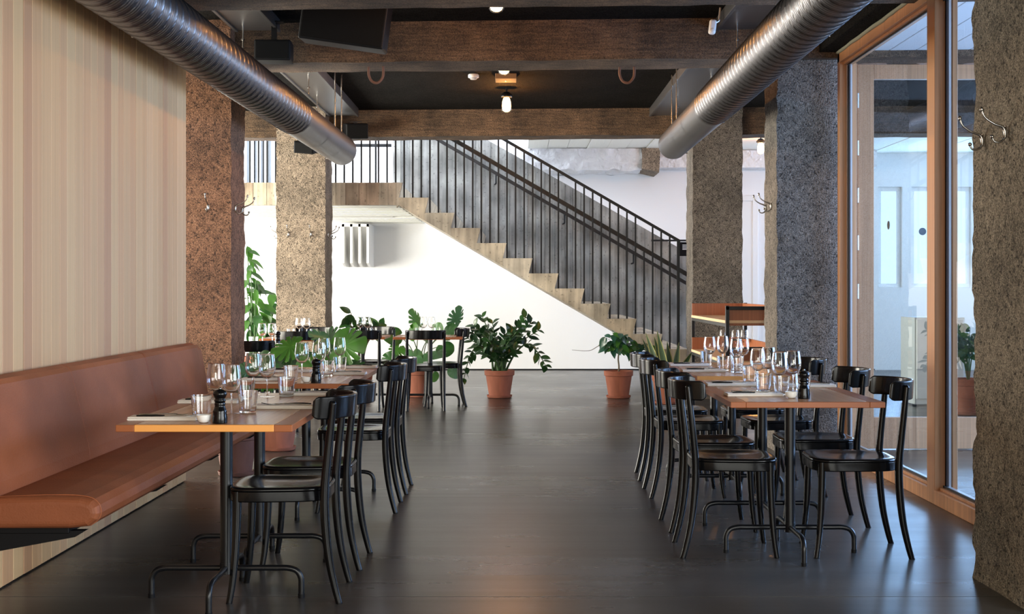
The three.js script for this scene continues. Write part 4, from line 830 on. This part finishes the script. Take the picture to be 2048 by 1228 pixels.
{ // glossy plant with arching feathered stems
  const d = 15.0, o = thing('potted_plant', 'large glossy dark green plant with feathered arching stems in a terracotta pot', 'potted plant', W(999, 795, d).setY(0).toArray());
  pot(o, 0.172, 0.318);
  const leaves = [leafGeo(0.085, 0.046, 0.2, 0.1), leafGeo(0.07, 0.04, 0.3, 0.2), leafGeo(0.095, 0.05, 0.15, 0.05)];
  const stems = [[964, 632, -0.1, 0], [948, 650, 0.1, 0], [935, 676, -0.05, 0], [985, 645, 0.1, 0], [972, 660, -0.2, 0], [1010, 668, 0.12, 0], [1052, 634, 0, 0], [1040, 655, 0.18, 0], [1078, 660, -0.1, 0], [1024, 660, -0.15, 0], [955, 690, 0.2, 0], [1000, 690, 0.25, 0], [1030, 700, 0.2, 0], [1092, 733, 0.1, 1], [927, 760, 0.05, 1], [966, 705, 0.28, 0], [944, 664, -0.12, 0], [1062, 645, 0.06, 0], [1034, 672, 0.02, 0]];
  for (const [px, py, dz, arch] of stems) {
    const tip = L(o, W(px, py, d - dz)), base = V3(rr(-0.07, 0.07), 0.27, rr(-0.07, 0.07)), mid = base.clone().lerp(tip, 0.5);
    if (arch) { mid.set(base.x + (tip.x - base.x) * 0.55, 0.62, (base.z + tip.z) / 2); } else mid.y += 0.05, mid.x -= (tip.x - base.x) * 0.12;
    const pts = arch ? [base, base.clone().lerp(mid, 0.5).add(V3(0, 0.07, 0)), mid, V3(mid.x + (tip.x - mid.x) * 0.55, 0.53, tip.z), tip] : [base, mid, tip];
    const c = new THREE.CatmullRomCurve3(pts);
    mesh('stem', sweep(pts, [0.014, 0.011, 0.007, 0.004], 18, 8), M.stem_green, o);
    const n = arch ? 8 : 7;
    for (let i = 0; i < n; i++) for (const s of [-1, 1]) {
      const t = (arch ? 0.5 : 0.42) + (arch ? 0.48 : 0.56) * i / (n - 1), q = c.getPointAt(Math.min(1, t)), tan = c.getTangentAt(Math.min(1, t));
      const side = tan.clone().cross(V3(0, 0, 1)).applyAxisAngle(tan, (i % 2 ? 0.9 : -0.5) + rr(-0.4, 0.4)).normalize().multiplyScalar(s);
      leaf(o, leaves[(i + (s > 0 ? 1 : 0)) % 3], zzLeaf[Math.floor(rnd() * 3)], q, side.add(tan.clone().multiplyScalar(0.75)).add(V3(0, 0.1, 0)), V3(rr(-0.3, 0.3), 0.8, rr(0.2, 0.9)), 'leaf', rr(1.15, 1.5));
    }
  }
}
{ // little tree on a bare trunk
  const d = 14.94, o = thing('potted_plant', 'small leafy tree with one thin bare trunk in a terracotta pot', 'potted plant', W(1237, 796, d).setY(0).toArray());
  pot(o, 0.166, 0.315);
  mesh('trunk', sweep([[0, 0.26, 0], [0.005, 0.36, 0], [-0.004, 0.45, 0.005], [0.004, 0.53, 0], [0.0, 0.6, 0]], [0.011, 0.009, 0.009, 0.008], 20, 8), M.bark, o);
  const leaves = [leafGeo(0.13, 0.062, 0.2, 0.35), leafGeo(0.11, 0.055, 0.15, 0.2), leafGeo(0.12, 0.066, 0.25, 0.5)];
  const br = [[1210, 672], [1225, 665], [1240, 668], [1255, 670], [1275, 690], [1290, 688], [1215, 690], [1262, 680], [1245, 690], [1300, 694]];
  for (const [px, py] of br) {
    const tip = L(o, W(px, py, d + rr(-0.16, 0.16))); mesh('branch', sweep([[0, 0.52, 0], [tip.x * 0.4, 0.6 + (tip.y - 0.6) * 0.6, tip.z * 0.5], tip], [0.006, 0.004, 0.0025], 12, 6), M.stem_green, o);
    for (let i = 0; i < 8; i++) { const q = V3(0, 0.55, 0).lerp(tip, 0.4 + 0.65 * i / 7), a = rr(0, 2 * PI); leaf(o, leaves[i % 3], treeLeaf[Math.floor(rnd() * 3)], q, V3(Math.cos(a) * 0.8, rr(-1.1, 0.1), Math.sin(a) * 0.8 + 0.2), V3(0, 0.6, 0.8), 'leaf', rr(0.85, 1.2)); }
  }
  mesh('branch', sweep([[0, 0.56, 0], L(o, W(1203, 690, d)), L(o, W(1180, 701, d)), L(o, W(1144, 700, d))], [0.005, 0.0035, 0.002], 20, 6), M.bark, o);
}
{ // snake plant
  const d = 14.2, o = thing('potted_plant', 'snake plant with stiff yellow-edged leaves in a terracotta pot', 'potted plant', [(1334 - CX) * d / F, 0, -d]);
  pot(o, 0.165, 0.31);
  for (const [px, py, bx] of [[1291, 664, -0.06], [1300, 690, -0.03], [1308, 672, -0.02], [1314, 660, 0.0], [1334, 682, 0.04], [1358, 684, 0.06], [1385, 702, 0.1], [1322, 690, 0.02], [1284, 676, -0.08]]) {
    const tip = L(o, W(px, py, d + rr(-0.08, 0.08))), base = V3(bx, 0.28, rr(-0.06, 0.06)), len = tip.distanceTo(base);
    const l = leaf(o, leafGeo(len, 0.085, 0.35, 0.0, 7, 0.6), snakeEdge, base, tip.clone().sub(base), V3(rr(-0.4, 0.4), 0, 1));
    const inner = mesh('leaf_centre', leafGeo(len * 0.98, 0.06, 0.35, 0.0, 7, 0.6), snakeLeaf, l); inner.position.y = 0.0025;
    const inner2 = mesh('leaf_centre', inner.geometry, snakeLeaf, l); inner2.position.y = -0.0025;
  }
}
function monstera(label, px, py, d, potR, potH, list, potMat, cat = 'potted plant') {
  const o = thing('potted_plant', label, cat, W(px, py, d).setY(0).toArray());
  pot(o, potR, potH, potMat);
  for (const [lx, ly, dz, size, cuts, dx, dy, dzv, mi, ux, uz] of list) {
    const at = L(o, W(lx, ly, d - dz)), base = V3(rr(-0.05, 0.05), potH * 0.86, rr(-0.05, 0.05));
    const mid = base.clone().lerp(at, 0.55).add(V3(-(at.x - base.x) * 0.15, 0.06, 0));
    mesh('stalk', sweep([base, mid, at], [0.0075, 0.006, 0.004], 16, 7), M.stem_green, o);
    leaf(o, monsteraGeo(size, cuts, 0.4, lx), monLeaf[mi], at, V3(dx, dy, dzv), V3(ux ?? 0.1, 0.5, uz ?? 0.9));
  }
  return o;
}
monstera('tall plant with big split leaves in a terracotta pot on the floor beside the bench', 558, 901, 10.16, 0.155, 0.31, [
  [668, 696, 0.2, 0.30, 3, 0.75, 0.15, 0.35, 0, -0.1, 1], [600, 688, 0.1, 0.26, 4, -1, -0.25, 0.2, 0, 0.2, 0.3], [575, 718, -0.2, 0.26, 0, -0.3, -0.9, 0.5, 1, 0, 0.8], [618, 716, 0.25, 0.24, 3, 0.4, -0.7, 0.6, 0, 0, 0.9], [648, 690, -0.1, 0.22, 4, 0.6, 0.4, 0.4, 1, 0, 1],
  [640, 735, 0.15, 0.2, 3, 0.7, -0.4, 0.5, 1, 0, 1], [560, 740, 0.2, 0.22, 3, -0.6, -0.5, 0.5, 1, 0, 1], [590, 700, -0.25, 0.25, 4, 0.1, -0.3, 0.9, 1, 0, 1], [690, 735, -0.2, 0.2, 2, 0.9, 0.05, 0.2, 1, 0, 0.4], [655, 680, 0.0, 0.18, 3, -0.6, 0.35, 0.3, 2, 0.5, 0.3], [530, 730, 0.0, 0.2, 3, -0.8, -0.2, 0.4, 1, 0, 1]]);
monstera('split-leaved plant in a brown pot in the shade under the bench end', 473, 950, 8.8, 0.145, 0.30, [
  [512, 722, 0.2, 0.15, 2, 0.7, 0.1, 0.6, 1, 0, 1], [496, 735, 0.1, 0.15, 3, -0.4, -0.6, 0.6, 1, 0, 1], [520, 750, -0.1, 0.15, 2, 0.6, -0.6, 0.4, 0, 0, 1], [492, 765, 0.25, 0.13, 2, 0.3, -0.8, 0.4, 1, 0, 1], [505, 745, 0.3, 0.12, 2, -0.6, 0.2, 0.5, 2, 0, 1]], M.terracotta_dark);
monstera('bushy plant with round and split leaves in a terracotta pot behind the far chairs', 838, 794, 15.1, 0.165, 0.32, [
  [838, 655, 0.1, 0.26, 3, -0.25, 0.8, 0.25, 0, 0.9, 0.55], [908, 650, -0.1, 0.26, 4, 0.35, 0.85, 0.3, 2, 0.9, 0.7], [800, 672, 0.1, 0.22, 0, -0.9, 0.1, 0.4, 1, 0, 1], [820, 668, 0.2, 0.2, 0, 0.4, 0.4, 0.7, 0, 0, 1], [826, 702, 0.2, 0.2, 0, 0.1, -0.9, 0.4, 2, 0, 1], [843, 712, 0.25, 0.19, 0, 0.3, -0.6, 0.7, 2, 0, 1],
  [872, 702, 0.2, 0.2, 0, 0.2, -0.3, 0.9, 1, 0, 1], [884, 690, 0.05, 0.2, 0, 0.5, -0.5, 0.6, 1, 0, 1], [800, 692, -0.1, 0.19, 3, -0.5, -0.7, 0.4, 0, 0, 1], [785, 710, 0.1, 0.18, 3, -0.5, -0.8, 0.3, 1, 0, 1], [868, 665, -0.2, 0.18, 0, 0.5, 0.4, 0.6, 0, 0, 1], [890, 665, 0.0, 0.2, 0, 0.6, 0.2, 0.6, 1, 0, 1], [905, 735, 0.2, 0.15, 0, 0.5, -0.9, 0.2, 2, 0, 1], [866, 745, 0.25, 0.12, 0, 0.1, -0.9, 0.3, 0, 0, 1], [855, 680, -0.2, 0.2, 0, -0.2, 0.2, 0.9, 0, 0, 1]]);
{ // slim cactus-like plant behind the middle far table
  const d = 15.3, o = thing('potted_plant', 'slim plant with bare upright stems and rounded leaves behind the middle far table', 'potted plant', W(722, 793, d).setY(0).toArray());
  pot(o, 0.15, 0.3);
  const leaves = [leafGeo(0.15, 0.07, 0.25, 0.25), leafGeo(0.12, 0.08, 0.2, 0.15)];
  for (const [px, py] of [[695, 630], [702, 626], [712, 652], [765, 648], [774, 650], [742, 655], [732, 660]]) {
    const tip = L(o, W(px, py, d - rr(-0.1, 0.1)));
    mesh('stem', sweep([[rr(-0.04, 0.04), 0.26, 0], [tip.x * 0.25, 0.62, 0], [tip.x * 0.6, 0.75, tip.z * 0.6], tip], [0.013, 0.011, 0.008, 0.004], 18, 8), M.bark, o);
    for (let i = 0; i < 6; i++) { const q = tip.clone().lerp(V3(tip.x * 0.5, 0.72, 0), i / 6); leaf(o, leaves[i % 2], [zzLeaf[1], monLeaf[1], treeLeaf[0]][i % 3], q, V3(rr(-0.7, 0.7), px < 710 ? rr(-0.9, 0.6) : rr(-0.4, 0.8), rr(0.1, 0.5)), V3(0, 0.3, 1)); }
  }
}
{ // tall leafy plant in the bright corner
  const d = 17.2, o = thing('potted_plant', 'tall bright green plant with pointed leaves between the brown and beige columns', 'potted plant', [(508 - CX) * d / F, 0, -d]);
  pot(o, 0.2, 0.36);
  const leaves = [leafGeo(0.26, 0.12, 0.25, 0.3, 8), leafGeo(0.2, 0.1, 0.2, 0.45, 8), leafGeo(0.23, 0.07, 0.3, 0.35, 8)];
  for (const [px, py, n] of [[494, 492, 5], [500, 520, 6], [492, 560, 7], [512, 560, 6], [546, 585, 7], [520, 610, 8], [500, 610, 8], [535, 620, 8], [495, 640, 7], [548, 640, 6], [515, 650, 8]]) {
    const tip = L(o, W(px, py, d - rr(-0.3, 0.3))), top = Math.max(0.7, tip.y);
    mesh('stem', sweep([[rr(-0.08, 0.08), 0.3, rr(-0.08, 0.08)], [tip.x * 0.5, top * 0.62, tip.z * 0.5], tip], [0.013, 0.009, 0.004], 20, 7), M.stem_green, o);
    for (let i = 0; i < n; i++) { const q = tip.clone().lerp(V3(tip.x * 0.6, Math.max(0.55, tip.y - 0.35), tip.z * 0.6), i / n); leaf(o, leaves[i % 3], monLeaf[i % 2], q, V3(rr(-0.2, 1), rr(-0.75, 0.2), rr(-0.4, 0.7)), V3(0, 0.8, 0.5), 'leaf', py < 530 ? 0.85 : 1); }
  }
}
{ // plant seen through the hall glazing
  const d = 13.0, o = thing('potted_plant', 'trailing blue-green plant in a terracotta pot behind the glazed hall door', 'potted plant', [(1937 - CX) * d / F, 0, -d]);
  pot(o, 0.17, 0.36);
  const leaves = [leafGeo(0.12, 0.07, 0.2, 0.2), leafGeo(0.1, 0.06, 0.25, 0.3)];
  for (const [px, py] of [[1908, 645], [1925, 650], [1940, 655], [1955, 660], [1915, 675], [1930, 690], [1945, 690], [1905, 715], [1912, 700]]) {
    const tip = L(o, W(px, py, d - rr(-0.2, 0.2)));
    mesh('stem', sweep([[0, 0.3, 0], [tip.x * 0.4, 0.6, tip.z * 0.4], tip], [0.009, 0.006, 0.003], 14, 6), M.stem_green, o);
    for (let i = 0; i < 7; i++) { const q = tip.clone().lerp(V3(tip.x * 0.4, 0.6, tip.z * 0.4), i / 7); leaf(o, leaves[i % 2], treeLeaf[i % 3], q, V3(rr(-0.8, 0.8), rr(-0.7, 0.5), rr(-0.2, 0.6)), V3(0, 0.5, 0.9)); }
  }
}
{ // low white cupboard and bench in the far hall
  const t = thing('sideboard', 'low white cupboard standing in the hall behind the glazed door', 'cupboard', [0, 0, 0]);
  mesh('carcass', rbox(4.25, 4.79, 0.02, 0.95, -14.4, -13.9, 0.006), M.white_paint, t);
  mesh('door', rbox(4.27, 4.515, 0.08, 0.93, -13.9, -13.88, 0.004), M.white_paint, t);
  mesh('door', rbox(4.525, 4.77, 0.08, 0.93, -13.9, -13.88, 0.004), M.white_paint, t);
}
renderer.render(scene, camera);
